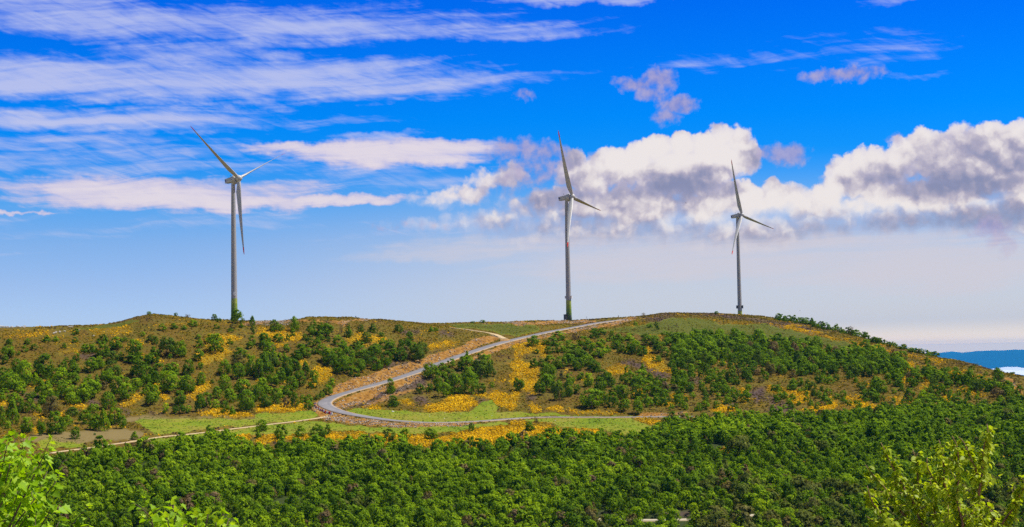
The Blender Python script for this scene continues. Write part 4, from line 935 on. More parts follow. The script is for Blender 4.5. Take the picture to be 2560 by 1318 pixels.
# trees that stand out
SPECIAL = [(594, 808, 31, 32, .42, 'bushy tree at the foot of the leftmost turbine', False, 0), (631, 813, 17, 24, .40, 'conical tree on the skyline right of the leftmost turbine', False, 4), (536, 802, 15, 16, .36, 'small dark tree on the skyline left of the leftmost turbine', False, 2), (548, 806, 11, 12, .36, 'low dark bush beside the small skyline tree left of the leftmost turbine', False, 5),
           (469, 792, 15, 10, .08, 'thin leafless tree on the top of the left knoll', True, 0), (439, 790, 10, 8, .3, 'small bush on the crest of the left knoll beside the leafless tree', False, 2), (373, 786, 12, 8, .5, 'green bush at the left end of the knoll crest', False, 2),
           (2128, 838, 18, 22, .05, 'tall leafless tree rising above the bushes on the right skyline', True, 0), (2187, 857, 13, 15, .28, 'dark round tree alone on the falling right skyline', False, 3), (2298, 885, 14, 14, .18, 'thin-leaved tree low on the right skyline before the blue mountain', True, 0), (2323, 889, 18, 9, .38, 'flat dark bush on the right skyline under the blue mountain', False, 2), (2440, 917, 13, 11, .22, 'airy tree on the right skyline against the blue mountain', True, 0),
           (2494, 948, 20, 28, .3, 'large dark tree near the end of the right skyline above the fog', False, 1), (2530, 936, 14, 7, .4, 'low green bush at the far end of the right skyline', False, 5), (1791, 786, 11, 8, .38, 'small bush on the bare right summit left of the farthest turbine', False, 2), (1609, 791, 12, 9, .06, 'leafless shrub beside the road at the ridge', True, 0), (1207, 808, 14, 8, .36, 'dark bush on the middle skyline above the green saddle', False, 2), (1182, 808, 12, 5, .36, 'low bush at the left of the dark bush on the middle skyline', False, 2),
           (187, 1097, 24, 28, .42, 'lone round tree casting a shadow on the dry grass', False, 0), (237, 1088, 6, 6, .36, 'tiny bush on the dry grass right of the lone round tree', False, 2), (335, 1098, 20, 20, .5, 'small tree beside the narrow dirt track', False, 4), (978, 984, 22, 36, .55, 'slender leafy tree on the rocky bank inside the bend', False, 6), (853, 836, 10, 26, .09, 'brown leafless tree on the heath above the copse', True, 0), (817, 812, 20, 14, .12, 'brown twiggy tree behind the dark trees below the ridge', True, 1),
           (1072, 1098, 25, 25, .46, 'left one of the joined pair of trees on the meadow edge below the embankment', False, 0), (1086, 1098, 20, 20, .58, 'right one of the joined pair of trees on the meadow edge below the embankment', False, 2), (1180, 1080, 16, 22, .45, 'small tree at the left tip of the broad yellow broom bed', False, 0), (1341, 1062, 12, 24, .12, 'thin grey tree at the right end of the road embankment', True, 1),
           (1323, 1078, 20, 22, .4, 'tree with a round top in the middle of the yellow broom bed', False, 2), (155, 1196, 52, 62, .33, 'tall dark tree at the near corner of the forest below the dirt track', False, 3), (325, 1248, 46, 48, .34, 'big dark dome-shaped tree in a gap of the forest', False, 0), (850, 1205, 40, 40, .3, 'dark dense tree beside the yellow gap in the forest', False, 1), (1030, 1166, 48, 48, .36, 'broad dark tree standing above the forest left of centre', False, 0),
           (1850, 1142, 62, 50, .2, 'wide grey-green tree beside the yellow clearing on the right', False, 2), (1736, 1148, 30, 48, .34, 'tall dark tree in the forest left of the grey-green wide tree', False, 3), (1795, 1318, 52, 50, .17, 'olive-brown bushy tree by the gravel road, left of a pair', False, 2), (1855, 1320, 58, 54, .15, 'olive-brown bushy tree by the gravel road, right of a pair', False, 7), (1970, 1256, 42, 46, .32, 'dark dome-shaped tree above the small yellow gap on the right', False, 0), (2135, 1160, 32, 40, .27, 'very dark tree beside the orange broom gap on the right', False, 3)]
for u, v, w, h, tn, lb, th, st in SPECIAL:
    x, y, z = hit(u, v); s = y / FPX
    add_tree(x, y, w * s * 1.08, h * s * 1.1, tn, lb, style=st, thin=th, name='bush' if 'bush ' in lb + ' ' and 'tree' not in lb.split(' on ')[0].split(' beside ')[0].split(' at ')[0] else ('bare_tree' if th else 'tree'))

# the forest at the foot of the hill
forest = []
cell = 3.25
gx = np.arange(-240, 250, cell); gy = np.arange(478, 800, cell)
FX, FY = np.meshgrid(gx, gy); FX = FX + RNG.uniform(-.48, .48, FX.shape) * cell; FY = FY + RNG.uniform(-.48, .48, FX.shape) * cell
FX, FY = FX.ravel(), FY.ravel(); FZ = H(FX, FY); fu, fv = project(FX, FY, FZ)
ok = (fu > -70) & (fu < 2630) & (fv < 1420) & (fv > 960)
ok &= sample(M_FOREST, fu, np.minimum(fv, 1400)) > .5
gap_n = fbm(FX / 16, FY / 11, 3, 61)
ok &= gap_n > .24
ok &= sample(M_GORSE, fu, fv) < .5
dl = nearest(lowroad, FX[None], FY[None], 12)[0][0]
ok &= dl > 3.2
ok &= ~((fv > 1298) & (fv < 1345) & (((fu > 1596) & (fu < 1650)) | ((fu > 1688) & (fu < 1728)))) & ~((fv > 1274) & (fv < 1296) & (fu > 1655) & (fu < 1728)) & ~((fv > 1284) & (fv < 1300) & (fu > 1500) & (fu < 1535))
for x, y, u, v in zip(FX[ok], FY[ok], fu[ok], fv[ok]):
    big = vnoise(x / 23, y / 23, 71)
    W = (2.6 + 2.9 * random.random() ** 1.4) * (.85 + .5 * big); ar = random.uniform(.85, 1.3)
    if v > 1230: W *= 1.08
    T = .36 + .36 * vnoise(x / 30, y / 22, 73) + random.gauss(0, .13)
    if random.random() < .035: T = random.uniform(0, .14)
    if u > 1740 and v > 1235 and random.random() < .35: T = random.uniform(.14, .26); W *= 1.15
    elif u > 2000: T = T * .6 + .1 + (.1 if random.random() < .2 else 0)
    T = min(.9, max(.02, T))
    forest.append((x, y, W, W * ar, T, u, v))
forest.sort(key=lambda q: q[1] - q[2] * 6)
def fzone(u, v, t):
    if t < .15: return ('brown half-leafless tree at the near edge of the forest', 'brown trees at the near forest edge')
    if u > 1480 and u < 2050: return ('leafy tree beside the gravel road at the near edge of the forest', 'forest trees by the gravel road')
    if u <= 700: return ('green tree at the near forest edge behind the bright maple branches', 'near forest trees behind the maple')
    if u <= 1480: return ('green tree at the near forest edge left of the gravel road', 'near forest trees left of the gravel road')
    return ('tree at the near forest edge around the bright leafy sapling', 'near forest trees around the sapling')
nf = 0
for q in forest:
    x, y, W, Hh, T, u, v = q
    if v - Hh / y * FPX < 1316 and nf < 290 and -20 < u < 2580:
        lb, gr = fzone(u, v, T); add_tree(x, y, W, Hh, T, lb, gr, name='forest_tree'); nf += 1
    else: stuff_trees.append((x, y, W, Hh, T))

def massed(name, items, table, mat, label, zs=None, seed=1):
    g = np.random.default_rng(seed); V, B, T = [], [], []
    it = np.array(items, float); zz = H(it[:, 0], it[:, 1]) - .12
    for i, (x, y, w, h, t) in enumerate(items):
        tb = FINE if table is LITE and math.hypot(x, y) < 625 else table
        v, b = tb[g.integers(len(tb))]; a = g.uniform(0, 6.28); c, s = math.cos(a), math.sin(a)
        V.append(np.column_stack([(v[:, 0] * c - v[:, 1] * s) * w + x, (v[:, 0] * s + v[:, 1] * c) * w + y, v[:, 2] * h + zz[i]]))
        B.append(b); T.append(np.full(len(b), t))
    V, B, T = np.vstack(V), np.concatenate(B), np.concatenate(T)
    me = mesh_np(name, V, quads(len(B)), False, {'leaf': B, 'tint': T})
    return prop(link(name, me, mat), label, kind='stuff')
far = [q for q in stuff_trees]
massed('forest', far, LITE, MF_GEO, 'dense green forest and scrub covering the slope')
print('trees', len(hill), 'forest', len(forest), 'massed', len(far), 'near', nf)

# ------------------------------------------------------------------ low cover: broom, heath and grass tufts
def tuft(seed, n, size, flat=.7):
    g = np.random.default_rng(seed)
    a = g.uniform(0, 2 * np.pi, n); e = np.arccos(g.uniform(.1, 1, n)); d = np.stack([np.sin(e) * np.cos(a), np.sin(e) * np.sin(a), np.cos(e)], 1)
    p = d * np.array([.5, .5, flat]) * g.uniform(.7, 1, n)[:, None]
    nr = d + g.normal(size=(n, 3)) * .25; nr /= np.linalg.norm(nr, axis=1)[:, None]
    t = np.cross(nr, g.normal(size=(n, 3))); t /= np.linalg.norm(t, axis=1)[:, None]; b = np.cross(nr, t); s = size * g.uniform(.7, 1.2, n)[:, None]
    return np.stack([p + t * s, p + b * s * .7, p - t * s, p - b * s * .7], 1).reshape(-1, 3), np.clip(.5 + g.normal(0, .2, n), 0, 1)
GT = [tuft(700 + i, 9, .30, .5) for i in range(6)]; HTF = [tuft(800 + i, 7, .33, .36) for i in range(6)]; ST = [tuft(900 + i, 4, .4, .4) for i in range(5)]
ridge_az = np.array([azel(r[0], r[1])[0] for r in RIDGE]); ridge_r = np.array([r[2] for r in RIDGE])
nc = 620000
th_ = RNG.uniform(-rad(19.3), rad(19.3), nc); r_ = np.sqrt(RNG.uniform(600 ** 2, 1230 ** 2, nc))
keep = r_ < np.interp(th_, ridge_az, ridge_r) + 14
th_, r_ = th_[keep], r_[keep]; tx, ty = r_ * np.sin(th_), r_ * np.cos(th_)
tu, tv = project(tx, ty, H(tx, ty))
mg, mh, me_, mr, md, mf = (sample(q, tu, tv) for q in (M_GORSE, M_HEATH, M_EARTH, M_GRASS, M_DRY, M_FOREST))
droad = nearest(road, tx[None], ty[None], 9)[0][0]; dtr = np.minimum(nearest(track, tx[None], ty[None], 5)[0][0], nearest(toptrack, tx[None], ty[None], 5)[0][0])
pn = fbm(tx / 9, ty / 9, 3, 91); pn2 = fbm(tx / 26, ty / 26, 3, 95)
rnd = RNG.uniform(0, 1, len(tx))
clear = (droad > RHALF + .7) & (dtr > 2.2) & (me_ < np.where(rnd < .035, .9, .45))
clear &= ~((tu < 84) & (tv < 825)) & ~((tu > 122) & (tu < 168) & (tv > 826) & (tv < 840))
mo = sample(M_OLIVE, tu, tv)
gor = clear & (mr < .35) & (md < .5) & (rnd < np.clip(mg * np.where(tu < 640, 1.0, 1.1) - .14 + (pn - .5) * .9, 0, 1) * .85)
hea = clear & ~gor & ((mf < .9) | (mh > .3)) & (((mr < .3) & (md < .4) & (rnd < .18 + .14 * (pn2 > .5))) | ((mo > .3) & (rnd > .93) & (pn > .52)))
gra = (droad > RHALF + .8) & (dtr > 1.6) & (mr > .3) & (rnd < .16 + .22 * (pn > .52))
def cover_mat(name, stops, trans=.2):
    m, N, out = nmat(name)
    lf, tn = N.attr('leaf'), N.attr('tint')
    c = N.ramp(tn, stops)
    hs = N.new('ShaderNodeHueSaturation'); N.put(hs.inputs['Color'], c); N.put(hs.inputs['Value'], N.m('MULTIPLY_ADD', lf, 1.0, .5))
    d = N.new('ShaderNodeBsdfDiffuse'); N.put(d.inputs[0], hs.outputs[0]); t = N.new('ShaderNodeBsdfTranslucent'); N.put(t.inputs[0], hs.outputs[0])
    mx = N.new('ShaderNodeMixShader'); mx.inputs[0].default_value = trans
    N.t.links.new(d.outputs[0], mx.inputs[1]); N.t.links.new(t.outputs[0], mx.inputs[2]); N.t.links.new(mx.outputs[0], out.inputs[0])
    return m
def lay(name, sel, w0, w1, table, mat, label, tint):
    idx = np.nonzero(sel)[0]; n = len(idx)
    w = RNG.uniform(w0, w1, n)
    massed(name, list(zip(tx[idx], ty[idx], w, w * RNG.uniform(.8, 1.2, n), tint[idx])), table, mat, label, seed=len(name))
    print(name, n)
olive = np.clip(.25 + (pn - .5) * 1.6 + RNG.normal(0, .18, len(tx)) + .45 * np.clip(mg, 0, 1), 0, 1)
lay('yellow_broom', gor, .65, 1.45, GT, cover_mat('broom_flowers', [(0, (.20, .14, .010)), (.3, (.36, .225, .008)), (.62, (.64, .37, .006)), (1, (.80, .50, .012))]), 'yellow flowering broom covering the slopes in patches', np.clip(olive + .12, 0, 1))
htint = np.clip(.5 + (pn2 - .5) * 2.0 + RNG.normal(0, .2, len(tx)) - .55 * mh, 0, 1)
lay('brown_heath', hea, .6, 1.4, HTF, cover_mat('heath_twigs', [(0, (.10, .065, .055)), (.25, (.14, .092, .014)), (.5, (.175, .135, .012)), (.7, (.23, .165, .010)), (.85, (.12, .14, .010)), (1, (.40, .25, .012))]), 'brown and olive heath covering the hillside', htint)
lay('meadow_grass', gra, .4, .95, ST, cover_mat('grass_blades', [(0, (.065, .12, .008)), (.5, (.13, .185, .014)), (1, (.23, .23, .035))]), 'tufts of green grass on the meadows', np.clip(pn + RNG.normal(0, .15, len(tx)), 0, 1))

# ------------------------------------------------------------------ stones
def rock_shape(seed, sub=1):
    bm = bmesh.new(); bmesh.ops.create_icosphere(bm, subdivisions=sub, radius=.5)
    g = random.Random(seed)
    for v in bm.verts: v.co *= g.uniform(.72, 1.12); v.co.z *= .72
    for v in bm.verts: v.co.z = max(v.co.z, -.2)
    bm.verts.index_update()
    V = np.array([v.co[:] for v in bm.verts]); F = np.array([[v.index for v in f.verts] for f in bm.faces]); bm.free()
    return V, F
RS = [rock_shape(s) for s in range(6)]
mb = (droad > RHALF + .7) & (droad < 9) & (me_ > .3)
mru = sample(M_RUB, tu, tv)
rub = ((mru > .3) & (droad > RHALF + .4) & (rnd < mru * .8)) | ((me_ > .4) & (droad > RHALF + .5) & (dtr > 1.4) & (rnd < np.clip((pn - .40) * 2.2, 0, .5)))
def rubble():
    idx = np.nonzero(rub)[0]; V, F, T = [], [], []; o = 0
    zz = H(tx, ty)
    for i in idx:
        for q in range(3):
            v, f = RS[random.randrange(6)]; s = random.uniform(.25, .8) * (1.25 if random.random() < .12 else .8); a = random.uniform(0, 6.28); c, sn = math.cos(a), math.sin(a)
            dx, dy = random.uniform(-.7, .7), random.uniform(-.7, .7)
            V.append(np.column_stack([(v[:, 0] * c - v[:, 1] * sn) * s + tx[i] + dx, (v[:, 0] * sn + v[:, 1] * c) * s + ty[i] + dy, v[:, 2] * s + zz[i] + .05])); F.append(f + o); o += len(v); T.append(np.full(len(f), random.random()))
    m, N, out = nmat('rubble_stone')
    c = N.ramp(N.attr('tint'), [(0, (.10, .085, .075)), (.35, (.24, .19, .14)), (.7, (.40, .34, .26)), (1, (.64, .58, .48))])
    bsdf(N, out, c, .9, spec=.15)
    me = mesh_np('rubble', np.vstack(V), np.vstack(F), False, {'tint': np.concatenate(T)})
    prop(link('rubble', me, m), 'loose stone rubble on the road banks and along the ridge', kind='stuff'); print('rubble', len(V))
rubble()
M_LIME = simple('pale_limestone', (.66, .62, .55), .9, .2, 4, .15)
ROCK_ME = [mesh_np('rock', *rock_shape(40 + s, 2), False) for s in range(4)]
for me in ROCK_ME: me.materials.append(M_LIME)
rocks = [(982, 1030, 7, 'large pale boulder on the grass below the first broom mound inside the bend'), (1074, 1038, 3, None), (1074, 1042, 2.4, None), (1111, 1047, 3, None), (1030, 1053, 3, None), (1112, 1033, 2.5, None), (1152, 1036, 2.2, None), (1230, 1040, 2.4, None), (1050, 1036, 2, None), (1190, 1045, 2.2, None),
         (1388, 1052, 3, None), (1375, 1043, 4, None), (1366, 1044, 3, None), (1425, 1058, 2.2, None), (1060, 1090, 2.2, None), (1105, 1062, 2, None), (1160, 1068, 2.4, None)]
for u, v, w, lb in rocks:
    x, y, z = hit(u, v); s = w * y / FPX
    o = bpy.data.objects.new('rock', random.choice(ROCK_ME)); COL.objects.link(o)
    o.location = (x, y, z + s * .08); o.scale = (s, s, s * .85); o.rotation_euler = (0, 0, random.uniform(0, 6))
    prop(o, lb or 'small pale stone lying on the open meadow near the road', 'rock', None if lb else 'pale stones on the meadow')

# ------------------------------------------------------------------ barriers round the outside of the bend
def barrier_mesh(name):
    pr = [(-.30, 0), (.30, 0), (.30, .18), (.16, .34), (.11, .86), (.05, .92), (-.05, .92), (-.11, .86), (-.16, .34), (-.30, .18)]
    V = [(x, y, z) for x in (-.60, .60) for y, z in pr]; n = len(pr)
    F = [(i, (i + 1) % n, n + (i + 1) % n, n + i) for i in range(n)] + [tuple(range(n)), tuple(range(2 * n - 1, n - 1, -1))]
    p2 = join([(V, F), rbox(.06, .09, .7, (.62, 0, .45), .015), rbox(.5, .14, .1, (0, 0, .95), .02)])
    me = mesh_py(name, *p2); return me
M_PR, M_PW = simple('red_plastic', (.60, .02, .03), .45, .1), simple('white_plastic', (.80, .78, .76), .45, .06)
ME_BR, ME_BW = barrier_mesh('barrier'), barrier_mesh('barrier'); ME_BR.materials.append(M_PR); ME_BW.materials.append(M_PW)
bl = smooth_line([hit(u, v)[:2] for u, v in ((787.5, 1015), (791, 1020.5), (800, 1026), (811, 1031), (822, 1034), (829, 1036.3))], 1.28)
for i, (x, y) in enumerate(bl):
    d = bl[min(i + 1, len(bl) - 1)] - bl[max(i - 1, 0)]; red = i % 2 == 0
    o = bpy.data.objects.new('road_barrier', ME_BR if red else ME_BW); COL.objects.link(o)
    o.location = (x, y, float(H(x, y)) + .05); o.rotation_euler = (0, 0, math.atan2(d[1], d[0]))
    prop(o, ('red' if red else 'white') + ' plastic barrier in the row round the outside of the hairpin bend', 'barrier', ('red' if red else 'white') + ' barriers round the hairpin bend')

# ------------------------------------------------------------------ posts, sign, sheep, birds
M_STEEL = simple('galvanised_steel', (.30, .31, .32), .5)
def post(u, v, hpx, r, name, label, cat, cap=None):
    x, y, z = hit(u, v); h = hpx * y / FPX
    parts = [lathe([(r, -.4), (r, h)], 8)]
    if cap == 'bar': parts.append(rbox(.9, .12, .12, (0, 0, h * .85), 0))
    if cap == 'box': parts.append(rbox(.5, .4, .7, (0, 0, h), .05))
    o = link(name, mesh_py(name, *join(parts)), M_STEEL if cap != 'box' else MT_DARK); o.location = (x, y, z); prop(o, label, cat); return o
post(1466.5, 801, 9.5, .07, 'mast', 'thin steel mast on the ridge right of the middle turbine', 'mast', 'bar')
post(1546.5, 797, 6.5, .10, 'marker_post', 'short dark marker post beside the road at the ridge', 'post', 'box')
post(889.5, 795, 3.5, .12, 'marker_post', 'short dark post on the middle ridge crest', 'post', 'box')
x, y, z = hit(788.5, 1013.5)
sg = empty('road_sign', (x, y, z)); prop(sg, 'small pale blue road sign at the start of the barriers', 'road sign')
link('pole', mesh_py('pole', *lathe([(.04, -.3), (.04, 1.1)], 8)), M_STEEL, sg)
pl = link('sign_panel', mesh_py('sign_panel', *rbox(1.1, .06, .6, (0, -.05, .95), .02)), simple('pale_blue_sign', (.42, .52, .68), .4, .05), sg); pl.rotation_euler = (0, 0, rad(-8))

def sheep_mesh():
    bm = bmesh.new()
    def ball(c, s, sub=2):
        r = bmesh.ops.create_icosphere(bm, subdivisions=sub, radius=1)
        for v in r['verts']: v.co = Vector((v.co.x * s[0] + c[0], v.co.y * s[1] + c[1], v.co.z * s[2] + c[2]))
    ball((0, 0, .62), (.56, .27, .29)); ball((.52, 0, .74), (.16, .15, .17)); ball((.68, 0, .74), (.19, .10, .11))
    for sx in (-.36, .34):
        for sy in (-.14, .14): ball((sx, sy, .22), (.05, .05, .26), 1)
    ball((.60, .13, .82), (.03, .08, .03), 1); ball((.60, -.13, .82), (.03, .08, .03), 1); ball((-.58, 0, .6), (.05, .04, .14), 1)
    me = bpy.data.meshes.new('sheep'); bm.to_mesh(me); bm.free()
    ob = bpy.data.objects.new('tmp', me); COL.objects.link(ob)
    md = ob.modifiers.new('r', 'REMESH'); md.mode = 'VOXEL'; md.voxel_size = .055
    dg = bpy.context.evaluated_depsgraph_get(); m2 = bpy.data.meshes.new_from_object(ob.evaluated_get(dg)); m2.name = 'sheep'
    bpy.data.objects.remove(ob); bpy.data.meshes.remove(me)
    m2.polygons.foreach_set('use_smooth', np.ones(len(m2.polygons), bool))
    return m2
ME_SHEEP = sheep_mesh(); ME_SHEEP.materials.append(simple('cream_wool', (.56, .51, .43), .95, .12, 9, .05))
def sheep(u, v, label, group):
    x, y, z = hit(u, v); o = bpy.data.objects.new('sheep', ME_SHEEP); COL.objects.link(o)
    s = random.uniform(.85, 1.05); o.location = (x, y, z + .05); o.rotation_euler = (0, 0, random.choice((0, math.pi)) + random.uniform(-.6, .6)); o.scale = (s, s, s)
    prop(o, label, 'sheep', group)
for i in range(24): sheep(random.uniform(0, 62) if i > 3 else random.uniform(0, 30), random.uniform(818, 822), 'pale sheep grazing along the ridge at its low left end', 'flock on the ridge')
for i in range(10):
    k = random.random(); sheep(128 + 34 * k, 836 - 5 * k + random.uniform(-2, 2), 'pale sheep in the small flock on the slope just below the left ridge', 'flock on the slope below the ridge')
for u, v in ((173, 820.5), (177, 820), (181, 820.5)): sheep(u, v, 'pale sheep apart from the flock at the green strip on the left ridge', 'sheep at the green strip')
sheep(197, 827.5, 'single pale sheep beside a round bush high on the left slope', None); sheep(234, 842.5, 'single pale sheep on the heath lower than the flocks', None)
def bird_mesh():
    V = [(.28, 0, 0), (0, .05, .02), (-.3, .04, 0), (-.3, -.04, 0), (0, -.05, .02), (.1, .25, .12), (-.05, .6, .05), (-.08, .22, .08), (.1, -.25, .12), (-.05, -.6, .05), (-.08, -.22, .08), (0, 0, -.06)]
    F = [(0, 1, 4), (1, 2, 3, 4), (1, 5, 6, 7), (4, 10, 9, 8), (1, 7, 2), (4, 3, 10), (0, 5, 1), (0, 4, 8), (0, 11, 1), (0, 4, 11), (1, 11, 2), (4, 3, 11), (2, 11, 3)]
    return mesh_py('bird', V, F)
ME_BIRD = bird_mesh(); ME_BIRD.materials.append(simple('dark_feathers', (.03, .03, .035), .7))
for u, v, r, s, lb in ((1715, 508, 620, 1.1, 'dark bird flying between the middle and farthest turbines'), (2000, 777, 620, .8, 'tiny dark bird flying low above the right skyline')):
    o = bpy.data.objects.new('bird', ME_BIRD); COL.objects.link(o); o.location = at_range(u, v, r); o.scale = (s, s, s); o.rotation_euler = (rad(15), 0, rad(25)); prop(o, lb, 'bird')

# ------------------------------------------------------------------ far mountains, sea of cloud, air
def range_mesh(name, prof, r0, r1, zb, mat, label, seed):
    """a mountain: crest read off the photograph at range (r0 + r1) / 2, flanks falling both ways"""
    us = np.linspace(prof[0][0], prof[-1][0], 220); tt = np.linspace(0, 1, 60)
    V = []
    for u in us:
        v = np.interp(u, [p[0] for p in prof], [p[1] for p in prof]); az, el = azel(u, v)
        rc = .5 * (r0 + r1); zc = math.tan(el) * rc
        for t in tt:
            r = r0 + (r1 - r0) * t; f = math.sin(math.pi * t) ** .8
            x, y = r * math.sin(az), r * math.cos(az); k = (r1 - r0)
            n = (fbm(x / (k * .16), y / (k * .16), 5, seed) - .5) * 1.1
            V.append((x, y, zb + (zc - zb) * f * (1 + n * (1 - f) * 1.2) + (fbm(x / 300., y / 300., 2, seed) - .5) * 60 * f))
    n, c = len(us), len(tt); idx = np.arange(n * c).reshape(n, c)
    f = np.stack([idx[:-1, :-1], idx[1:, :-1], idx[1:, 1:], idx[:-1, 1:]], -1).reshape(-1, 4)
    return prop(link(name, mesh_np(name, V, f, True), mat), label, kind='structure')
def wooded():
    m, N, out = nmat('far_wooded_slope'); P = N.new('ShaderNodeNewGeometry').outputs['Position']
    n = N.noise(P, .0015, 8, .65, dims='3D'); bsdf(N, out, N.ramp(n, [(.3, (.006, .022, .018)), (.7, (.016, .045, .026))]), .95, spec=.05); return m
MW = wooded()
range_mesh('mountain', [(2180, 895), (2300, 884), (2335, 882.5), (2380, 884), (2420, 881), (2450, 877.5), (2480, 876.5), (2510, 876), (2530, 874.2), (2550, 875), (2600, 879), (2750, 874), (2950, 884), (3300, 900)], 56000, 70000, -2400, MW, 'long wooded mountain blue with distance', 5)
range_mesh('mountain', [(2290, 900), (2340, 884.5), (2368, 879.5), (2380, 878.6), (2395, 881), (2420, 884), (2480, 888), (2600, 886)], 71000, 79000, -2700, MW, 'faint pointed mountain far behind the blue one', 8)
range_mesh('hills', [(2460, 960), (2500, 939), (2530, 934), (2560, 937), (2620, 944), (2800, 950), (3000, 965)], 31500, 37000, -1700, MW, 'dark blue foothill in front of the sea of cloud', 11)
def fog():
    xs = np.linspace(6000, 36000, 150); ys = np.linspace(36000, 57000, 110)
    X, Y = np.meshgrid(xs, ys, indexing='ij')
    b = fbm(X / 3400, Y / 3400, 4, 21); edge = np.minimum.reduce([(Y - 36000) / 4300, (57000 - Y) / 3400, (X - 6000) / 2200, np.ones_like(X)])
    Z = -860 + 450 * (b - .5) + 140 * fbm(X / 960, Y / 960, 3, 25) - 1000 * (1 - np.clip(edge, 0, 1)) ** 2
    n, c = X.shape; idx = np.arange(n * c).reshape(n, c); f = np.stack([idx[:-1, :-1], idx[1:, :-1], idx[1:, 1:], idx[:-1, 1:]], -1).reshape(-1, 4)
    m, N, out = nmat('white_cloud'); d = N.new('ShaderNodeBsdfDiffuse'); d.inputs[0].default_value = (.88, .88, .9, 1); N.t.links.new(d.outputs[0], out.inputs[0])
    prop(link('fog', mesh_np('fog', np.stack([X, Y, Z], -1).reshape(-1, 3), f, True), m), 'white bank of low cloud filling the far valley', kind='stuff')
fog()
def haze():
    V, F = rbox(300000, 84500, 3480, (0, 42000, -1562), 0)
    m, N, out = nmat('blue_air'); vol = N.new('ShaderNodeVolumePrincipled')
    vol.inputs['Color'].default_value = (.03, .43, 1.0, 1); vol.inputs['Density'].default_value = 1.8e-5; vol.inputs['Anisotropy'].default_value = 0.25
    N.t.links.new(vol.outputs[0], out.inputs['Volume'])
    prop(link('haze', mesh_py('haze', V, F), m), 'thin blue air between the hill and the mountains', kind='stuff')
haze()

# ------------------------------------------------------------------ foreground trees close to the camera
def leaf_mat(name, dark, mid, light, trans, rough=.42, spec=.4):
    m, N, out = nmat(name)
    c = N.ramp(N.attr('leaf'), [(0, dark), (.5, mid), (1, light)])
    d = N.new('ShaderNodeBsdfPrincipled'); N.put(d.inputs['Base Color'], c); d.inputs['Roughness'].default_value = rough; d.inputs['Specular IOR Level'].default_value = spec
    t = N.new('ShaderNodeBsdfTranslucent'); N.put(t.inputs[0], N.mix(1.0, c, (1.3, 1.25, .5), 'MULTIPLY'))
    mx = N.new('ShaderNodeMixShader'); mx.inputs[0].default_value = trans
    N.t.links.new(d.outputs[0], mx.inputs[1]); N.t.links.new(t.outputs[0], mx.inputs[2]); N.t.links.new(mx.outputs[0], out.inputs[0])
    return m
def leaf_shape(kind):
    """outline of a leaf, stalk at the origin, tip at (0, 1): triangles folded along the midrib"""
    if kind == 'maple': half = [(.10, .02), (.34, -.06), (.30, .16), (.55, .34), (.30, .42), (.26, .62)]
    else: half = [(.16, .06), (.30, .22), (.36, .42), (.30, .64), (.16, .84)]
    P = [(0, 0, 0), (0, 1, -.10)] + [(x, y, .22 * x - .10 * y * y) for x, y in half] + [(-x, y, .22 * x - .10 * y * y) for x, y in half]
    P.append((0, .5, -.03)); mid = len(P) - 1; n = len(half); F = []
    ch = [0] + [2 + i for i in range(n)] + [1]
    for a, b in zip(ch, ch[1:]): F.append((a, b, mid))
    ch = [0] + [2 + n + i for i in range(n)] + [1]
    for a, b in zip(ch, ch[1:]): F.append((b, a, mid))
    return np.array(P, float), np.array(F)
LEAF = {k: leaf_shape(k) for k in ('maple', 'ovate')}
class Leaves:
    def __init__(self, kind): self.P, self.F = LEAF[kind]; self.V, self.I, self.B, self.n = [], [], [], 0
    def add(self, p, d, size, roll, b):
        d = Vector(d).normalized(); up = Vector((0, 0, 1)); x = d.cross(up)
        x = Vector((1, 0, 0)) if x.length < 1e-3 else x.normalized(); z = x.cross(d)
        xr = x * math.cos(roll) + z * math.sin(roll); zr = z * math.cos(roll) - x * math.sin(roll)
        M = np.array([xr, d, zr]) * size
        self.V.append(self.P @ M + np.array(p)); self.I.append(self.F + self.n * len(self.P)); self.B.append(np.full(len(self.F), b)); self.n += 1
    def build(self, name, mat, parent):
        me = mesh_np(name, np.vstack(self.V), np.vstack(self.I), True, {'leaf': np.clip(np.concatenate(self.B), 0, 1)})
        return link(name, me, mat, parent)
def pxp(u, v, r): return at_range(u, v, r)
rg = random.Random(11)
def leafy_twig(L, B, p, d, length, r, size, gap, droop, tip=True):
    d = Vector(d).normalized(); pts = [p]; n = max(2, int(length / .07))
    for i in range(n):
        d = (d + Vector((rg.gauss(0, .13), rg.gauss(0, .13), rg.gauss(0, .10) - droop * .06))).normalized(); pts.append(pts[-1] + d * (length / n))
    B.append(tube([tuple(q) for q in pts], list(np.linspace(r, r * .35, len(pts))), 5))
    s = 0; k = 0; tot = length
    while s < tot:
        f = s / tot * n; i = min(int(f), n - 1); q = pts[i].lerp(pts[i + 1], f - i); dd = (pts[i + 1] - pts[i]).normalized()
        a = k * 2.4 + rg.uniform(-.6, .6); o = dd.orthogonal().normalized(); o = o * math.cos(a) + dd.cross(o) * math.sin(a)
        ld = o * .9 + dd * .5 + Vector((0, 0, -rg.uniform(.2, 1.1) * droop))
        L.add(q + o * .012, ld, size * rg.uniform(.65, 1.2) * (.75 if s > tot * .85 else 1), rg.uniform(-.7, .7), rg.gauss(.5, .2)); s += gap * rg.uniform(.6, 1.4); k += 1
    for _ in range(3 if tip else 0): L.add(pts[-1], d + Vector((rg.gauss(0, .5), rg.gauss(0, .5), rg.gauss(0, .3))), size * rg.uniform(.4, .8), rg.uniform(-.5, .5), rg.uniform(.6, 1))
    return pts

M_TWIG = simple('red_brown_twig_bark', (.20, .105, .055), .7, .25, 14, .25)
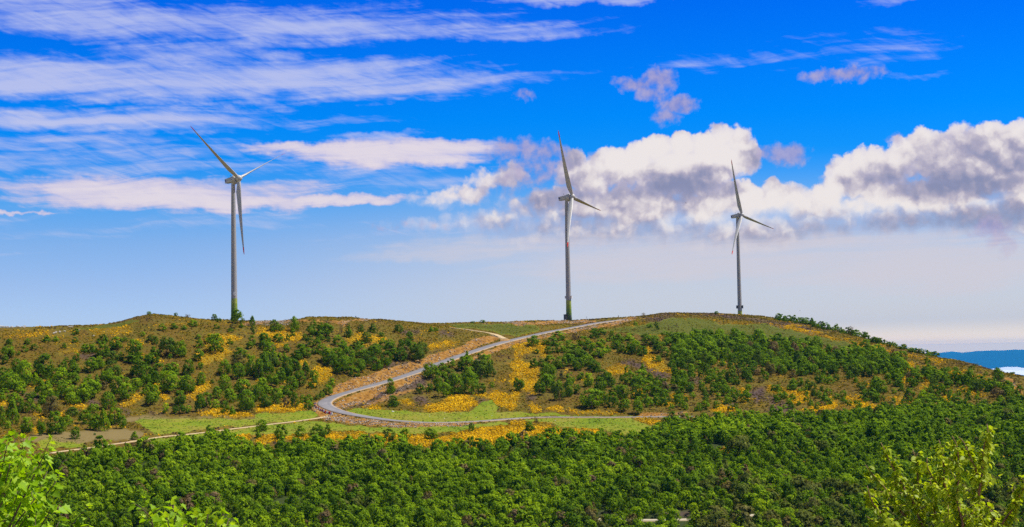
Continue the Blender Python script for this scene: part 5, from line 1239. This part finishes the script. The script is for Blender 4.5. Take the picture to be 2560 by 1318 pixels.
# --- the leafy sapling on the right, stem by stem
STEMS = [[(2307, 1318), (2295, 1290), (2287, 1265), (2265, 1230), (2245, 1190), (2227, 1160), (2215, 1132), (2202, 1107)], [(2290, 1275), (2295, 1220), (2294, 1180), (2290, 1150), (2281, 1123)],
         [(2407, 1318), (2397, 1277), (2392, 1240), (2397, 1195), (2397, 1160), (2392, 1115), (2380, 1090)], [(2455, 1318), (2447, 1265), (2445, 1215), (2440, 1175), (2427, 1147), (2410, 1107), (2396, 1092)],
         [(2447, 1240), (2453, 1200), (2457, 1165), (2460, 1115), (2470, 1085), (2467, 1060)], [(2502, 1318), (2532, 1272), (2560, 1220), (2590, 1180)], [(2280, 1312), (2255, 1282), (2232, 1247), (2212, 1220), (2185, 1190), (2163, 1162)],
         [(2393, 1255), (2362, 1215), (2360, 1165), (2355, 1127), (2347, 1100)], [(2395, 1265), (2365, 1230), (2335, 1200), (2318, 1165), (2318, 1145)], [(2240, 1318), (2205, 1285), (2180, 1255), (2168, 1215)], [(2345, 1318), (2335, 1270), (2330, 1230), (2325, 1195)], [(2480, 1330), (2478, 1290), (2470, 1250)],
         [(2220, 1350), (2190, 1310), (2165, 1290)], [(2370, 1340), (2372, 1300), (2370, 1262)]]
def sapling():
    base = pxp(2385, 1318, 20.5); gz = float(H(base.x, base.y))
    t = empty('young_tree', (base.x, base.y, gz)); prop(t, 'bright green leafy sapling with several upright brown shoots close to the camera', 'tree')
    off = Vector((base.x, base.y, gz)); L, B = Leaves('ovate'), []
    fork = Vector((base.x, base.y, -3.6)) - off
    tk = [tube([(0, 0, -.3), tuple(fork * .4 + Vector((.06, 0, 0))), tuple(fork)], [.09, .075, .055], 10)]
    for i, st in enumerate(STEMS):
        r = 20.5 + rg.uniform(-.5, .5)
        P = [pxp(u, v, r + .03 * k) - off for k, (u, v) in enumerate(st)]
        if i not in (1, 4, 7, 8): P = [fork, fork.lerp(P[0], .55) + Vector((rg.uniform(-.05, .05), 0, 0))] + P
        Q = smooth_line([tuple(p) for p in P], .05); n = len(Q)
        rr = np.linspace(.030 if i not in (1, 4, 7, 8) else .016, .005, n)
        tk.append(tube([tuple(q) for q in Q], list(rr), 7))
        top = Q[-1][2]; s = 0
        for k in range(2, n - 1):
            q = Vector(Q[k]); d = (Vector(Q[k + 1]) - Vector(Q[k - 1])).normalized()
            depth = top - q.z
            if q.z < fork.z + .25: continue
            if rg.random() < .95:
                a = rg.uniform(0, 6.28); o = d.orthogonal().normalized(); o = o * math.cos(a) + d.cross(o) * math.sin(a)
                for _ in range(6): L.add(q + o * rg.uniform(0, .05), o * .8 + Vector((rg.gauss(0, .45), rg.gauss(0, .45), -rg.uniform(.4, 1.7))), .082 * rg.uniform(.6, 1.2), rg.uniform(-.8, .8), rg.gauss(.5, .2))
            if depth > .10 and rg.random() < .8:
                a = rg.uniform(0, 6.28); o = d.orthogonal().normalized(); o = o * math.cos(a) + d.cross(o) * math.sin(a)
                leafy_twig(L, B, q, o * .8 + d * .7, min(.42, .07 + depth * .26) * rg.uniform(.7, 1.25), .005, .080, .024, 1.5)
    tr = link('trunk', mesh_py('trunk', *join(tk + B), True), M_TWIG, t)
    L.build('foliage', leaf_mat('sapling_leaf', (.22, .31, .006), (.34, .44, .010), (.52, .60, .06), .48, .5, .28), t); print('sapling leaves', L.n)
sapling()
# --- the maple on the left and its lower neighbour
def maple(base_px, r, fork_z, tips, label, size, nl, seed, shade):
    rg.seed(seed)
    b = pxp(*base_px, r); gz = float(H(b.x, b.y)); off = Vector((b.x, b.y, gz))
    t = empty('maple_tree', off); prop(t, label, 'tree')
    L, B = Leaves('maple'), []; fork = Vector((0, 0, fork_z - gz))
    tk = [tube([(0, 0, -.3), (.08, .05, fork.z * .5), tuple(fork)], [.16, .13, .09], 12)]
    for (u, v) in tips:
        p = pxp(u, v, r + rg.uniform(-1.0, 1.0)) - off
        mid = fork.lerp(p, .55) + Vector((rg.gauss(0, .1), rg.gauss(0, .1), .12))
        Q = smooth_line([tuple(fork), tuple(mid), tuple(p)], .08); n = len(Q)
        tk.append(tube([tuple(q) for q in Q], list(np.linspace(.03, .005, n)), 6))
        for k in range(max(1, n - 7), n):
            q = Vector(Q[k]); d = (Vector(Q[k]) - Vector(Q[k - 1])).normalized()
            for _ in range(nl):
                o = Vector((rg.gauss(0, 1), rg.gauss(0, 1), rg.gauss(0, .45))).normalized()
                L.add(q + o * rg.uniform(.015, .09), o + d * .3 + Vector((0, 0, -rg.uniform(.3, 1.3))), size * rg.uniform(.6, 1.2), rg.uniform(-.8, .8), rg.gauss(.5, .22))
        for _ in range(2):
            k = rg.randrange(n // 2, n); d = (Vector(Q[k]) - Vector(Q[k - 1])).normalized()
            leafy_twig(L, B, Vector(Q[k]), d + Vector((rg.gauss(0, .8), rg.gauss(0, .8), rg.gauss(.2, .4))), rg.uniform(.15, .4), .006, size * .95, .04, .9)
        L.add(p, d + Vector((0, 0, .6)), size * .8, 0, .9)
    link('trunk', mesh_py('trunk', *join(tk + B), True), M_BARK, t)
    L.build('foliage', shade, t); print('maple leaves', L.n)
ML = leaf_mat('maple_leaf', (.15, .28, .004), (.26, .45, .006), (.42, .58, .02), .48, .5, .25)
tips = [(40, 1096), (18, 1112), (66, 1108), (8, 1102), (108, 1142), (92, 1165), (58, 1150), (25, 1160), (118, 1178), (146, 1196), (80, 1200), (40, 1212), (98, 1232), (136, 1262), (60, 1250), (20, 1262), (110, 1284), (148, 1304), (183, 1308), (168, 1330), (60, 1302), (100, 1322), (20, 1312), (0, 1200), (-20, 1150), (8, 1232), (36, 1180), (70, 1275), (128, 1318), (45, 1335), (90, 1345), (150, 1350)]
rq = random.Random(3)
tips += [(rq.uniform(-520, 40), rq.uniform(1130, 1480)) for _ in range(60)] + [(rq.uniform(30, 190), rq.uniform(1345, 1480)) for _ in range(12)]
maple((-190, 1318), 16.5, -3.4, tips, 'bright green maple with drooping young leaves filling the corner close to the camera', .095, 3, 5, ML)
maple((470, 1318), 15.0, -3.0, [(432, 1262), (440, 1280), (415, 1294), (378, 1294), (396, 1300), (456, 1296), (490, 1290), (520, 1286), (558, 1284), (574, 1296), (500, 1306), (540, 1306), (430, 1312), (470, 1330), (395, 1330), (560, 1335), (520, 1345), (350, 1350), (600, 1360), (440, 1370)],
      'low maple of which only two bright leafy shoots reach up before the forest', .085, 3, 9, ML)
